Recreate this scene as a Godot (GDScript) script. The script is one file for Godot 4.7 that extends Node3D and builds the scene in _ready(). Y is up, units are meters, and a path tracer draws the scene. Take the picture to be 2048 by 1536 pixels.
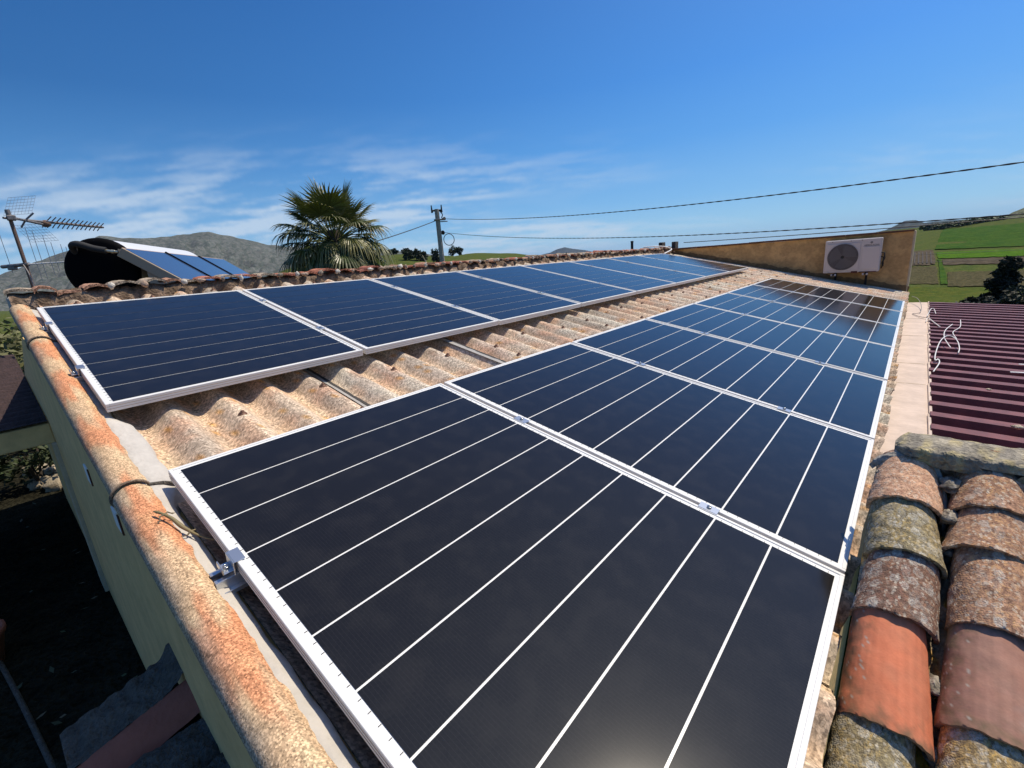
extends Node3D
# A pitched roof with two rows of solar panels, seen from the neighbouring tiled roof.
# Roof coordinates: u along the ridge (away), v down the slope, n up from the panels' glass. y is up, metres.

const TH := 0.218166            # pitch of the roof, 12.5 degrees
const PITCH := 1.15             # panel spacing along the roof
const PW := 1.13                # panel width along the roof
const PL := 1.70                # panel length down the slope
const ROW2 := 2.324             # where the lower row starts
const OFF2 := 0.035             # how far the lower row is shifted along the roof
const WAVE := 0.2015            # corrugation pitch
const GROUND := -2.35
var rng := RandomNumberGenerator.new()
var taken := {}
var M := {}
var T := {}
var noise := FastNoiseLite.new()
var LUT := PackedByteArray()

# ---------------------------------------------------------------- helpers
func R(u: float, v: float, n: float) -> Vector3:
	return Vector3(v * cos(TH) + n * sin(TH), -v * sin(TH) + n * cos(TH), -u)

func numbered(called: String) -> String:
	var k: int = taken.get(called, 0)
	taken[called] = k + 1
	return called if k == 0 else "%s_%03d" % [called, k]

func thing(called: String, label: String, category: String, at := Vector3.ZERO, group := "") -> Node3D:
	var o := Node3D.new()
	o.name = numbered(called)
	add_child(o)
	o.position = at
	tag(o, label, category, group)
	return o

func tag(o: Node, label: String, category: String, group := "") -> Node:
	o.set_meta("label", label)
	o.set_meta("category", category)
	if group != "":
		o.set_meta("group", group)
	return o

func begin() -> SurfaceTool:
	var st := SurfaceTool.new()
	st.begin(Mesh.PRIMITIVE_TRIANGLES)
	return st

func mesh_of(st: SurfaceTool, mat: Material) -> ArrayMesh:
	st.generate_normals()
	st.index()
	var m := st.commit()
	m.surface_set_material(0, mat)
	return m

func put(called: String, mesh: Mesh, parent: Node = self, at := Vector3.ZERO, basis := Basis()) -> MeshInstance3D:
	var o := MeshInstance3D.new()
	o.mesh = mesh
	o.name = numbered(called) if parent == self else called
	parent.add_child(o, true)
	o.transform = Transform3D(basis, at)
	return o

func obj(called: String, st: SurfaceTool, mat: Material, parent: Node = self, at := Vector3.ZERO) -> MeshInstance3D:
	return put(called, mesh_of(st, mat), parent, at)

func struct(called: String, st: SurfaceTool, mat: Material, label: String, category: String) -> MeshInstance3D:
	var o := obj(called, st, mat)
	tag(o, label, category)
	o.set_meta("kind", "structure")
	return o

func quad(st: SurfaceTool, a: Vector3, b: Vector3, c: Vector3, d: Vector3, flat := true) -> void:
	# clockwise as seen from the front
	st.set_smooth_group(4294967295 if flat else 0)
	for p in [a, b, c, a, c, d]:
		st.add_vertex(p)

func box(st: SurfaceTool, c: Vector3, s: Vector3, basis := Basis(), ch := 0.0) -> void:
	# a box, its edges chamfered by ch
	var h := s * 0.5
	var X := basis.x; var Y := basis.y; var Z := basis.z
	var ax := [[X, Y, Z, h.x, h.y, h.z], [Y, Z, X, h.y, h.z, h.x], [Z, X, Y, h.z, h.x, h.y]]
	for k in 3:
		var e = ax[k]
		for sg in [-1.0, 1.0]:
			var n: Vector3 = e[0] * e[3] * sg
			var a: Vector3 = e[1] * (e[4] - ch)
			var b: Vector3 = e[2] * (e[5] - ch) * sg
			quad(st, c + n - a - b, c + n - a + b, c + n + a + b, c + n + a - b)
	if ch <= 0.0:
		return
	for k in 3:
		var e = ax[k]                     # edges running along e[0]
		for s1 in [-1.0, 1.0]:
			for s2 in [-1.0, 1.0]:
				var l: Vector3 = e[0] * (e[3] - ch)
				var p: Vector3 = c + e[1] * e[4] * s1 + e[2] * (e[5] - ch) * s2
				var q: Vector3 = c + e[1] * (e[4] - ch) * s1 + e[2] * e[5] * s2
				if s1 * s2 > 0:
					quad(st, p - l, q - l, q + l, p + l)
				else:
					quad(st, q - l, p - l, p + l, q + l)
	for sx in [-1.0, 1.0]:
		for sy in [-1.0, 1.0]:
			for sz in [-1.0, 1.0]:
				var p: Vector3 = c + X * h.x * sx + Y * (h.y - ch) * sy + Z * (h.z - ch) * sz
				var q: Vector3 = c + X * (h.x - ch) * sx + Y * h.y * sy + Z * (h.z - ch) * sz
				var r: Vector3 = c + X * (h.x - ch) * sx + Y * (h.y - ch) * sy + Z * h.z * sz
				st.set_smooth_group(4294967295)
				for w in ([p, r, q] if sx * sy * sz > 0 else [p, q, r]):
					st.add_vertex(w)

func bx(c: Vector3, s: Vector3, ch := 0.0, basis := Basis()) -> SurfaceTool:
	var st := begin()
	box(st, c, s, basis, ch)
	return st

func grid(st: SurfaceTool, nu: int, nv: int, f: Callable, col = null, uv := false, flip := false) -> void:
	# smooth sheet f(i/nu, j/nv); its front looks along d/du x d/dv
	st.set_smooth_group(0)
	var P := []
	var C := []
	for j in nv + 1:
		for i in nu + 1:
			var a := float(i) / nu
			var b := float(j) / nv
			var p: Vector3 = f.call(a, b)
			P.append(p)
			if col != null:
				C.append(col.call(a, b, p))
	for j in nv:
		for i in nu:
			var k := j * (nu + 1) + i
			var q := [k, k + nu + 1, k + nu + 2, k, k + nu + 2, k + 1]
			if flip:
				q = [k, k + nu + 2, k + nu + 1, k, k + 1, k + nu + 2]
			for w in q:
				if col != null:
					st.set_color(C[w])
				if uv:
					st.set_uv(Vector2(float(w % (nu + 1)) / nu, float(w / (nu + 1)) / nv))
				st.add_vertex(P[w])

func tube(st: SurfaceTool, pts: Array, radius, sides := 8, caps := true, col = null) -> void:
	# radius: a number, or a list with one per point
	st.set_smooth_group(0)
	var n := pts.size()
	var rings := []
	var t0: Vector3 = (pts[1] - pts[0]).normalized()
	var side := t0.cross(Vector3.UP if absf(t0.y) < 0.9 else Vector3.RIGHT).normalized()
	for i in n:
		var t: Vector3 = (pts[mini(i + 1, n - 1)] - pts[maxi(i - 1, 0)]).normalized()
		side = (side - t * side.dot(t)).normalized()
		var up := side.cross(t)
		var ring := []
		var r: float = radius[i] if radius is Array else radius
		for k in sides:
			var a := TAU * k / sides
			ring.append(pts[i] + (side * cos(a) + up * sin(a)) * r)
		rings.append(ring)
	if col != null:
		st.set_color(col)
	for i in n - 1:
		for k in sides:
			var l := (k + 1) % sides
			for p in [rings[i][k], rings[i + 1][l], rings[i + 1][k], rings[i][k], rings[i][l], rings[i + 1][l]]:
				st.add_vertex(p)
	if caps:
		st.set_smooth_group(4294967295)
		for e in [0, n - 1]:
			for k in range(1, sides - 1):
				var tri := [rings[e][0], rings[e][k], rings[e][k + 1]]
				if e == 0:
					tri.reverse()
				for p in tri:
					st.add_vertex(p)
		st.set_smooth_group(0)

func lathe(st: SurfaceTool, prof: Array, sides := 16, at := Vector3.ZERO, basis := Basis()) -> void:
	# profile of Vector2(radius, height) turned about the basis' y
	grid(st, sides, prof.size() - 1, func(a, b):
		var p: Vector2 = prof[int(round(b * (prof.size() - 1)))]
		return at + basis * Vector3(p.x * cos(a * TAU), p.y, -p.x * sin(a * TAU)), null, false, false)

func blob(st: SurfaceTool, c: Vector3, r: Vector3, rough: float, seed_: float, nu := 12, nv := 8, col = null) -> void:
	grid(st, nu, nv, func(a, b):
		var th: float = a * TAU
		var ph: float = b * PI - PI / 2
		var d := Vector3(cos(ph) * cos(th), sin(ph), -cos(ph) * sin(th))
		var k := 1.0 + rough * noise.get_noise_3d(d.x * 90 + seed_ * 37, d.y * 90, d.z * 90 + seed_ * 11)
		return c + d * r * k, col)

func leaves(st: SurfaceTool, c: Vector3, r: Vector3, count: int, size: float, base: Color, vary := 0.35, clumps := 14) -> void:
	# leaf-sized faces gathered in clumps through a crown's volume
	var cl := []
	for k in clumps:
		var d := Vector3(rng.randfn(), rng.randfn(), rng.randfn()).normalized() * pow(rng.randf(), 0.4)
		cl.append([c + d * r * 0.8, rng.randf_range(0.25, 0.5), rng.randf_range(1 - vary, 1 + vary)])
	st.set_smooth_group(4294967295)
	for k in count:
		var q = cl[rng.randi() % clumps]
		var d := Vector3(rng.randfn(), rng.randfn(), rng.randfn()).normalized() * pow(rng.randf(), 0.33)
		var p: Vector3 = q[0] + d * r * q[1]
		var a := Vector3(rng.randfn(), rng.randfn() * 0.6, rng.randfn()).normalized() * size * rng.randf_range(0.6, 1.3)
		var b := a.cross(Vector3(rng.randfn(), rng.randfn(), rng.randfn())).normalized() * size * 0.45
		var f: float = q[2] * rng.randf_range(0.75, 1.25)
		st.set_color(Color(base.r * f, base.g * f, base.b * f))
		for w in [p - a, p + b, p + a, p - a, p + a, p - b]:
			st.add_vertex(w)

# ---------------------------------------------------------------- textures and materials
func nb(size: int, seed_: int, freq: float, kind := "fbm", oct := 4) -> PackedByteArray:
	var f := FastNoiseLite.new()
	f.seed = seed_
	f.frequency = freq
	f.noise_type = FastNoiseLite.TYPE_SIMPLEX_SMOOTH
	f.fractal_octaves = oct
	f.fractal_type = FastNoiseLite.FRACTAL_FBM if oct > 1 else FastNoiseLite.FRACTAL_NONE
	if kind == "cell":
		f.noise_type = FastNoiseLite.TYPE_CELLULAR
		f.cellular_return_type = FastNoiseLite.RETURN_DISTANCE
		f.fractal_type = FastNoiseLite.FRACTAL_NONE
	elif kind == "value":
		f.noise_type = FastNoiseLite.TYPE_CELLULAR
		f.cellular_return_type = FastNoiseLite.RETURN_CELL_VALUE
		f.fractal_type = FastNoiseLite.FRACTAL_NONE
	var im := f.get_seamless_image(size, size, false, false, 0.1, true)
	im.convert(Image.FORMAT_L8)
	return im.get_data()

func image_tex(size: int, rgb: PackedByteArray) -> ImageTexture:
	var im := Image.create_from_data(size, size, false, Image.FORMAT_RGB8, rgb)
	return ImageTexture.create_from_image(im)

func paint(size: int, f: Callable) -> ImageTexture:
	# f(i) gives a linear colour for texel i
	var out := PackedByteArray()
	out.resize(size * size * 3)
	for i in size * size:
		var c: Color = f.call(i)
		out[i * 3] = LUT[clampi(int(c.r * 1023), 0, 1023)]
		out[i * 3 + 1] = LUT[clampi(int(c.g * 1023), 0, 1023)]
		out[i * 3 + 2] = LUT[clampi(int(c.b * 1023), 0, 1023)]
	return image_tex(size, out)

func gray(size: int, b: PackedByteArray) -> ImageTexture:
	return ImageTexture.create_from_image(Image.create_from_data(size, size, false, Image.FORMAT_L8, b))

func lin(r: float, g: float, b: float) -> Color:
	return Color(r, g, b).linear_to_srgb()

func mat(key: String, r: float, g: float, b: float, rough: float, o := {}) -> StandardMaterial3D:
	var m := StandardMaterial3D.new()
	m.resource_name = key
	m.albedo_color = lin(r, g, b)
	m.roughness = rough
	m.metallic = o.get("metal", 0.0)
	m.metallic_specular = o.get("spec", 0.5)
	if o.get("vcol", false):
		m.vertex_color_use_as_albedo = true
	if o.has("tex"):
		m.albedo_texture = T[o.tex]
	if o.has("bump"):
		m.heightmap_enabled = true
		m.heightmap_texture = T[o.bump]
		m.heightmap_scale = o.get("relief", 1.0)
	if o.has("rtex"):
		m.roughness_texture = T[o.rtex]
	if o.has("scale"):
		m.uv1_triplanar = true
		m.uv1_world_triplanar = o.get("world", true)
		m.uv1_scale = Vector3.ONE * o.scale
	if o.has("backlight"):
		m.backlight_enabled = true
		m.backlight = o.backlight
	if o.get("two", false):
		m.cull_mode = BaseMaterial3D.CULL_DISABLED
	M[key] = m
	return m

func make_materials() -> void:
	for i in 1024:
		LUT.append(int(round(255 * Color(i / 1023.0, 0, 0).linear_to_srgb().r)))
	var S := 512
	var fa := nb(S, 1, 0.012)
	var fb := nb(S, 2, 0.05)
	var fc := nb(S, 3, 0.16, "fbm", 3)
	var ca := nb(S, 6, 0.10, "cell")
	var cb := nb(S, 5, 0.028, "cell")
	var cv := nb(S, 6, 0.10, "value")
	var cbv := nb(S, 5, 0.028, "value")
	T.fine = gray(S, fc)
	T.mid = gray(S, fb)
	# weathered fibre cement: cream and dark flecks on a matrix
	T.fleck = paint(S, func(i):
		var k := 0.42 + 0.26 * fb[i] / 255.0 + 0.45 * (fc[i] / 255.0 - 0.5)
		var c := Color(k, k * 0.98, k * 0.95)
		if cv[i] > 165 and ca[i] < 120:
			c = Color(1.0, 0.99, 0.96) * (0.85 + 0.15 * cv[i] / 255.0)
		elif cv[i] < 75 and ca[i] < 120:
			c = c * 0.5
		return c)
	T.fleck_h = gray(S, _mixb(fc, cv, 0.55))
	# old clay: blotches, black crust, pale lichen rosettes, ochre lichen; each kind of tile has its own skin
	var skins := {
		"skin_pink": [Color(0.78, 0.50, 0.34), Color(0.52, 0.29, 0.19), 0.62, 240, 0.2],
		"skin_olive": [Color(0.42, 0.35, 0.20), Color(0.21, 0.175, 0.115), 0.6, 170, 0.5],
		"skin_brown": [Color(0.30, 0.165, 0.12), Color(0.19, 0.125, 0.095), 0.64, 120, 0.15],
		"skin_rust": [Color(0.56, 0.33, 0.215), Color(0.28, 0.165, 0.115), 0.62, 205, 0.4],
		"skin_ochre": [Color(0.55, 0.40, 0.19), Color(0.22, 0.165, 0.10), 0.58, 190, 0.6]}
	for key in skins:
		var sk: Array = skins[key]
		T[key] = paint(S, func(i):
			var f: float = fb[i] / 255.0
			var g: float = fc[i] / 255.0
			var c: Color = (sk[1] as Color).lerp(sk[0], smoothstep(0.28, 0.68, f + 0.5 * (g - 0.5)))
			c = c * (0.8 + 0.4 * g)
			if g > sk[2] and f < 0.62:
				c = c * 0.36
			if f > 0.60 and g > 0.42 and fa[i] > 110:
				c = c.lerp(Color(0.55, 0.33, 0.07), sk[4])
			var d: float = cb[i] + 0.3 * (fc[i] - 128)
			if cbv[i] > sk[3] and d < 92:
				var e := 0.85 if d > 56 else 0.45
				c = c.lerp(Color(0.58, 0.57, 0.52), e * (1.0 if g > 0.38 else 0.4))
			if cv[i] > 205 and ca[i] < 95:
				c = c.lerp(Color(0.70, 0.64, 0.52), 0.7)
			return c)
	T.clay = T.skin_rust
	T.plaster = paint(S, func(i):
		var k := 0.72 + 0.22 * fa[i] / 255.0 + 0.1 * (fb[i] / 255.0 - 0.5) + 0.07 * (fc[i] / 255.0 - 0.5)
		return Color(k, k * 0.99, k * 0.97))
	T.stained = paint(S, func(i):
		var a := smoothstep(0.35, 0.75, fa[i] / 255.0)
		var k := 0.72 + 0.22 * a + 0.2 * (fb[i] / 255.0 - 0.5) + 0.1 * (fc[i] / 255.0 - 0.5)
		if fc[i] > 190 and fb[i] < 120:
			k *= 0.65
		return Color(k, k * 0.96, k * 0.9))
	T.mottle = paint(S, func(i):
		var k := 0.35 + 0.5 * fa[i] / 255.0 + 0.5 * (fb[i] / 255.0 - 0.5) + 0.25 * (fc[i] / 255.0 - 0.5)
		return Color(k, k, k))
	T.scrub = paint(S, func(i):
		var a := smoothstep(0.4, 0.62, fb[i] / 255.0)
		var c := Color(0.70, 0.67, 0.59).lerp(Color(0.40, 0.44, 0.36), a)
		if fc[i] > 150:
			c = c * 0.6
		return c * (0.75 + 0.5 * fa[i] / 255.0))
	T.grass = paint(S, func(i):
		var a: float = fa[i] / 255.0
		var k := 0.30 + 0.45 * (fb[i] / 255.0) + 0.7 * (fc[i] / 255.0 - 0.5) + 0.25 * a
		return Color(k * (0.65 + 0.4 * a), k, k * 0.7))
	# crystalline cells: hair-thin fingers across the strip, one every few millimetres
	var L := PackedByteArray()
	L.resize(64 * 64 * 3)
	for y in 64:
		for x in 64:
			var on := 1.0 if x % 32 < 3 else 0.0
			var c := Color(0.16, 0.145, 0.125).lerp(Color(0.5, 0.45, 0.46), on * 0.5)
			var i := (y * 64 + x) * 3
			L[i] = LUT[int(c.r * 1023)]
			L[i + 1] = LUT[int(c.g * 1023)]
			L[i + 2] = LUT[int(c.b * 1023)]
	T.cell = image_tex(64, L)
	var rr := PackedByteArray()
	rr.resize(S * S)
	for i in S * S:
		rr[i] = clampi(int(150 + 0.35 * (fb[i] - 128) + 0.25 * (fc[i] - 128)), 0, 255)
	T.dust = gray(S, rr)

	mat("frame", 0.74, 0.735, 0.72, 0.4)
	mat("backsheet", 0.8, 0.81, 0.8, 0.22)
	mat("cell", 0.045, 0.045, 0.05, 0.13, {"tex": "cell", "spec": 0.44})
	M.cell.uv1_scale = Vector3(64, 10, 1)
	var du := PackedByteArray()
	du.resize(S * S * 4)
	for i in S * S:
		var al := 0.006 + 0.012 * smoothstep(0.3, 0.9, fa[i] / 255.0) + 0.012 * (fc[i] / 255.0)
		du[i * 4] = 168; du[i * 4 + 1] = 162; du[i * 4 + 2] = 152
		du[i * 4 + 3] = int(255 * al)
	M.cell.detail_enabled = true
	M.cell.detail_albedo = ImageTexture.create_from_image(Image.create_from_data(S, S, false, Image.FORMAT_RGBA8, du))
	M.cell.detail_uv_layer = BaseMaterial3D.DETAIL_UV_2
	mat("tick", 0.02, 0.02, 0.025, 0.3)
	mat("aluminium", 0.62, 0.64, 0.66, 0.3, {"metal": 0.85, "bump": "fine", "relief": 0.01, "scale": 3.0})
	mat("bolt", 0.5, 0.5, 0.5, 0.25, {"metal": 0.9})
	mat("roof", 1, 1, 1, 0.95, {"vcol": true, "tex": "fleck", "bump": "fleck_h", "relief": 0.2, "scale": 2.5, "spec": 0.2})
	mat("verge", 1, 1, 1, 0.95, {"vcol": true, "tex": "fleck", "bump": "fleck_h", "relief": 0.12, "scale": 5.0, "spec": 0.2})
	mat("mortar", 0.62, 0.59, 0.55, 0.95, {"tex": "plaster", "bump": "mid", "relief": 0.6, "scale": 1.2, "spec": 0.2})
	mat("old_mortar", 1, 1, 1, 0.97, {"vcol": true, "tex": "mottle", "bump": "mid", "relief": 1.6, "scale": 1.7, "spec": 0.15})
	mat("clay", 1, 1, 1, 0.9, {"vcol": true, "tex": "fleck", "bump": "fine", "relief": 0.12, "scale": 2.7, "spec": 0.25})
	for key in skins:
		mat(key, 1, 1, 1, 0.92, {"tex": key, "bump": "fine", "relief": 0.25, "scale": 2.7, "spec": 0.2})
	mat("new_clay", 1, 1, 1, 0.75, {"vcol": true, "tex": "plaster", "bump": "fine", "relief": 0.04, "scale": 2.0, "spec": 0.3})
	mat("gap", 0.05, 0.047, 0.045, 0.9)
	mat("strip", 0.42, 0.41, 0.4, 0.8, {"tex": "plaster", "scale": 2.0})
	mat("screw", 0.17, 0.09, 0.06, 0.6, {"metal": 0.4})
	mat("cream_wall", 0.92, 0.64, 0.29, 0.93, {"tex": "plaster", "bump": "mid", "relief": 0.3, "scale": 0.7})
	mat("ochre_wall", 0.64, 0.43, 0.20, 0.95, {"tex": "stained", "bump": "mid", "relief": 0.5, "scale": 0.55})
	mat("wall_trim", 0.66, 0.55, 0.38, 0.9, {"tex": "plaster", "scale": 1.2})
	mat("coping", 0.16, 0.075, 0.05, 0.9, {"tex": "mottle", "scale": 1.4})
	mat("vent_white", 0.86, 0.85, 0.82, 0.7)
	mat("damp", 0.26, 0.18, 0.095, 0.95, {"tex": "stained", "scale": 1.2})
	mat("pink", 0.72, 0.59, 0.51, 0.9, {"tex": "plaster", "bump": "mid", "relief": 0.2, "scale": 0.6})
	mat("maroon", 0.215, 0.07, 0.06, 0.45, {"tex": "stained", "scale": 0.9, "spec": 0.4})
	mat("ac_white", 0.50, 0.465, 0.46, 0.5)
	mat("ac_grille", 0.17, 0.16, 0.165, 0.5)
	mat("ac_dark", 0.02, 0.02, 0.02, 0.7)
	mat("letters", 0.1, 0.1, 0.1, 0.6)
	mat("rust", 0.16, 0.05, 0.03, 0.9, {"tex": "mottle", "scale": 6.0})
	mat("black_rubber", 0.02, 0.02, 0.021, 0.75, {"bump": "fine", "relief": 0.1, "scale": 5.0})
	mat("tank_cap", 0.003, 0.003, 0.004, 0.7, {"spec": 0.15})
	mat("tank", 0.75, 0.76, 0.78, 0.35)
	mat("collector_side", 0.42, 0.30, 0.20, 0.5)
	mat("collector_glass", 0.05, 0.085, 0.17, 0.1)
	mat("brass", 0.6, 0.55, 0.42, 0.3, {"metal": 0.8})
	mat("galvanised", 0.36, 0.33, 0.32, 0.6, {"metal": 0.4, "tex": "mottle", "scale": 5.0})
	mat("antenna_rust", 0.30, 0.19, 0.14, 0.7, {"metal": 0.3, "tex": "mottle", "scale": 7.0})
	mat("thin_metal", 0.22, 0.24, 0.28, 0.5, {"metal": 0.4})
	mat("white_cable", 0.78, 0.77, 0.74, 0.5)
	mat("grey_cable", 0.3, 0.27, 0.25, 0.7)
	mat("black_cable", 0.035, 0.035, 0.045, 0.6)
	mat("pole", 0.55, 0.49, 0.43, 0.9, {"tex": "mottle", "scale": 1.2})
	mat("palm_leaf", 1, 1, 1, 0.42, {"vcol": true, "two": true, "backlight": Color(0.3, 0.36, 0.1)})
	mat("palm_trunk", 0.12, 0.09, 0.065, 0.95, {"tex": "mottle", "bump": "mid", "relief": 3.0, "scale": 1.2})
	mat("foliage", 1, 1, 1, 0.7, {"vcol": true, "two": true, "backlight": Color(0.16, 0.2, 0.06)})
	mat("bark", 0.1, 0.075, 0.055, 0.95, {"tex": "mottle", "scale": 2.0})
	mat("land", 0.135, 0.145, 0.06, 0.98, {"spec": 0.05, "tex": "grass", "scale": 0.02})
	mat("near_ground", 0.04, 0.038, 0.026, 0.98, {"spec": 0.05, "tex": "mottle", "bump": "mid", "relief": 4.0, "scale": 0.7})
	mat("mountain", 0.215, 0.235, 0.25, 0.98, {"spec": 0.05, "tex": "scrub", "scale": 0.0016})
	mat("far_mountain", 0.12, 0.14, 0.15, 0.98, {"spec": 0.05, "tex": "scrub", "scale": 0.0008})
	mat("rock_hill", 0.26, 0.28, 0.2, 0.98, {"spec": 0.05, "tex": "scrub", "scale": 0.004})
	mat("field_green", 0.08, 0.135, 0.036, 0.98, {"spec": 0.05, "tex": "grass", "scale": 0.011})
	mat("field_bright", 0.11, 0.195, 0.03, 0.98, {"spec": 0.05, "tex": "grass", "scale": 0.02})
	mat("field_brown", 0.145, 0.12, 0.085, 0.98, {"spec": 0.05, "tex": "mottle", "scale": 0.03})
	mat("field_rough", 0.155, 0.14, 0.085, 0.98, {"spec": 0.05, "tex": "scrub", "scale": 0.03})
	mat("field_meadow", 0.13, 0.14, 0.045, 0.98, {"spec": 0.05, "tex": "grass", "scale": 0.03})
	mat("stone", 1, 1, 1, 0.95, {"vcol": true, "tex": "mottle", "bump": "mid", "relief": 0.8, "scale": 2.5})
	mat("lizard", 1, 1, 1, 0.6, {"vcol": true, "bump": "fine", "relief": 0.02, "scale": 20.0})
	mat("dark_tiles", 0.07, 0.04, 0.04, 0.9, {"tex": "mottle", "bump": "mid", "relief": 0.8, "scale": 1.6})
	mat("moss_slab", 0.17, 0.15, 0.125, 0.95, {"tex": "mottle", "bump": "mid", "relief": 1.4, "scale": 2.6})
	mat("red_paint", 0.40, 0.13, 0.08, 0.8, {"tex": "plaster", "bump": "mid", "relief": 0.3, "scale": 2.0})

func _mixb(a: PackedByteArray, b: PackedByteArray, t: float) -> PackedByteArray:
	var o := PackedByteArray()
	o.resize(a.size())
	for i in a.size():
		o[i] = int(a[i] * (1 - t) + b[i] * t)
	return o

# ---------------------------------------------------------------- the land
const PHI := [-180, -110, -75, -64, -54, -50, -45.5, -41, -37, -30, -22, -12, -5, 0, 4, 8, 14, 40, 100, 180]
const RAD := [0, 12, 30, 60, 120, 200, 300, 400, 650, 900, 1200, 1800, 3000, 6000]
var PROF := []

func land_profiles() -> void:
	var A := [-2.5, -2.5, -3.5, -5, -6, -7, -8, -9, -11, -13, -15, -20, -30, -90]
	var hill := func(a, b): return [-2.5, -2.5, -3.5, -5, -5.5, -2, a, b, -4, -13, -18, -20, -30, -90]
	var right := func(k): return [-2.5, -3, -6, -10, -17, -20, -17, -13, -2, k, k - 3, -10, -30, -90]
	PROF = [A, A, A, hill.call(8.5, 3), hill.call(10.3, 6), hill.call(7.5, 6.5), hill.call(6, 10.4), hill.call(3, 8.2), hill.call(0, 3.9), hill.call(-6, -3),
		[-2.5, -2.5, -4, -7, -11, -13, -14, -14, -13, -13, -15, -20, -30, -90],
		right.call(-6), right.call(2.5), right.call(4.5), right.call(7.5), right.call(9.2), right.call(13), A, A, A]

func land_y(r: float, ph: float) -> float:
	var i := 0
	while i < PHI.size() - 2 and ph > PHI[i + 1]:
		i += 1
	var j := 0
	while j < RAD.size() - 2 and r > RAD[j + 1]:
		j += 1
	var a := clampf((ph - PHI[i]) / float(PHI[i + 1] - PHI[i]), 0, 1)
	a = a * a * (3 - 2 * a)
	var b := clampf((r - RAD[j]) / float(RAD[j + 1] - RAD[j]), 0, 1)
	var y0 := lerpf(PROF[i][j], PROF[i][j + 1], b)
	var y1 := lerpf(PROF[i + 1][j], PROF[i + 1][j + 1], b)
	return lerpf(y0, y1, a)

func land(r: float, ph: float, lift := 0.0) -> Vector3:
	var t := deg_to_rad(ph)
	var x := 4 + r * sin(t)
	var z := 0.2 - r * cos(t)
	var w := 0.004 * minf(r, 900.0) * noise.get_noise_2d(x * 0.12 + 9, z * 0.12) * smoothstep(12.0, 60.0, r)
	return Vector3(x, land_y(r, ph) + lift + w, z)

func field(called: String, c: Array, m: String, lift: float, label: String) -> void:
	# four corners as (distance, bearing), laid over the land
	var st := begin()
	grid(st, 40, 40, func(a, b):
		var p: Vector2 = (c[0] as Vector2).lerp(c[1], a)
		var q: Vector2 = (c[3] as Vector2).lerp(c[2], a)
		var s: Vector2 = p.lerp(q, b)
		return land(s.x + 0.012 * s.x * noise.get_noise_2d(s.x * 0.2, s.y * 40), s.y + 0.10 * noise.get_noise_2d(s.x * 0.4 + 70, s.y * 30), lift * 0.3), null, false, true)
	struct(called, st, M[m], label, "field")

func mountain(called: String, prof: Array, dist: float, deep: float, foot: float, m: String, label: String, relief: float) -> void:
	var st := begin()
	var n := prof.size()
	var f0: float = prof[0][0]
	var f1: float = prof[n - 1][0]
	grid(st, 260, 70, func(a, b):
		var ph := lerpf(f0, f1, a)
		var k := 0
		while k < n - 2 and ph > prof[k + 1][0]:
			k += 1
		var t: float = clampf((ph - prof[k][0]) / (prof[k + 1][0] - prof[k][0]), 0, 1)
		var el := lerpf(prof[k][1], prof[k + 1][1], t)
		var crest := dist * tan(deg_to_rad(el))
		var s: float = b / 0.75 if b < 0.75 else 1.0 - (b - 0.75) / 0.25
		var r: float = dist - deep * (1.0 - b / 0.75)
		var x := r * sin(deg_to_rad(ph))
		var z := -r * cos(deg_to_rad(ph))
		var w := sin(PI * clampf(s, 0, 1))
		var rel := relief * ((0.5 - 2.2 * absf(noise.get_noise_2d(x / dist * 230, z / dist * 230))) + 0.5 * noise.get_noise_2d(x / dist * 900, z / dist * 900) + 0.3 * noise.get_noise_2d(x / dist * 2600, z / dist * 2600))
		var y: float = foot + (crest - foot) * pow(s, 1.25) + rel * (w + 0.12) * (crest - foot)
		return Vector3(4 + x, y, 0.2 + z), null, false, true)
	struct(called, st, M[m], label, "mountain")

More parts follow.
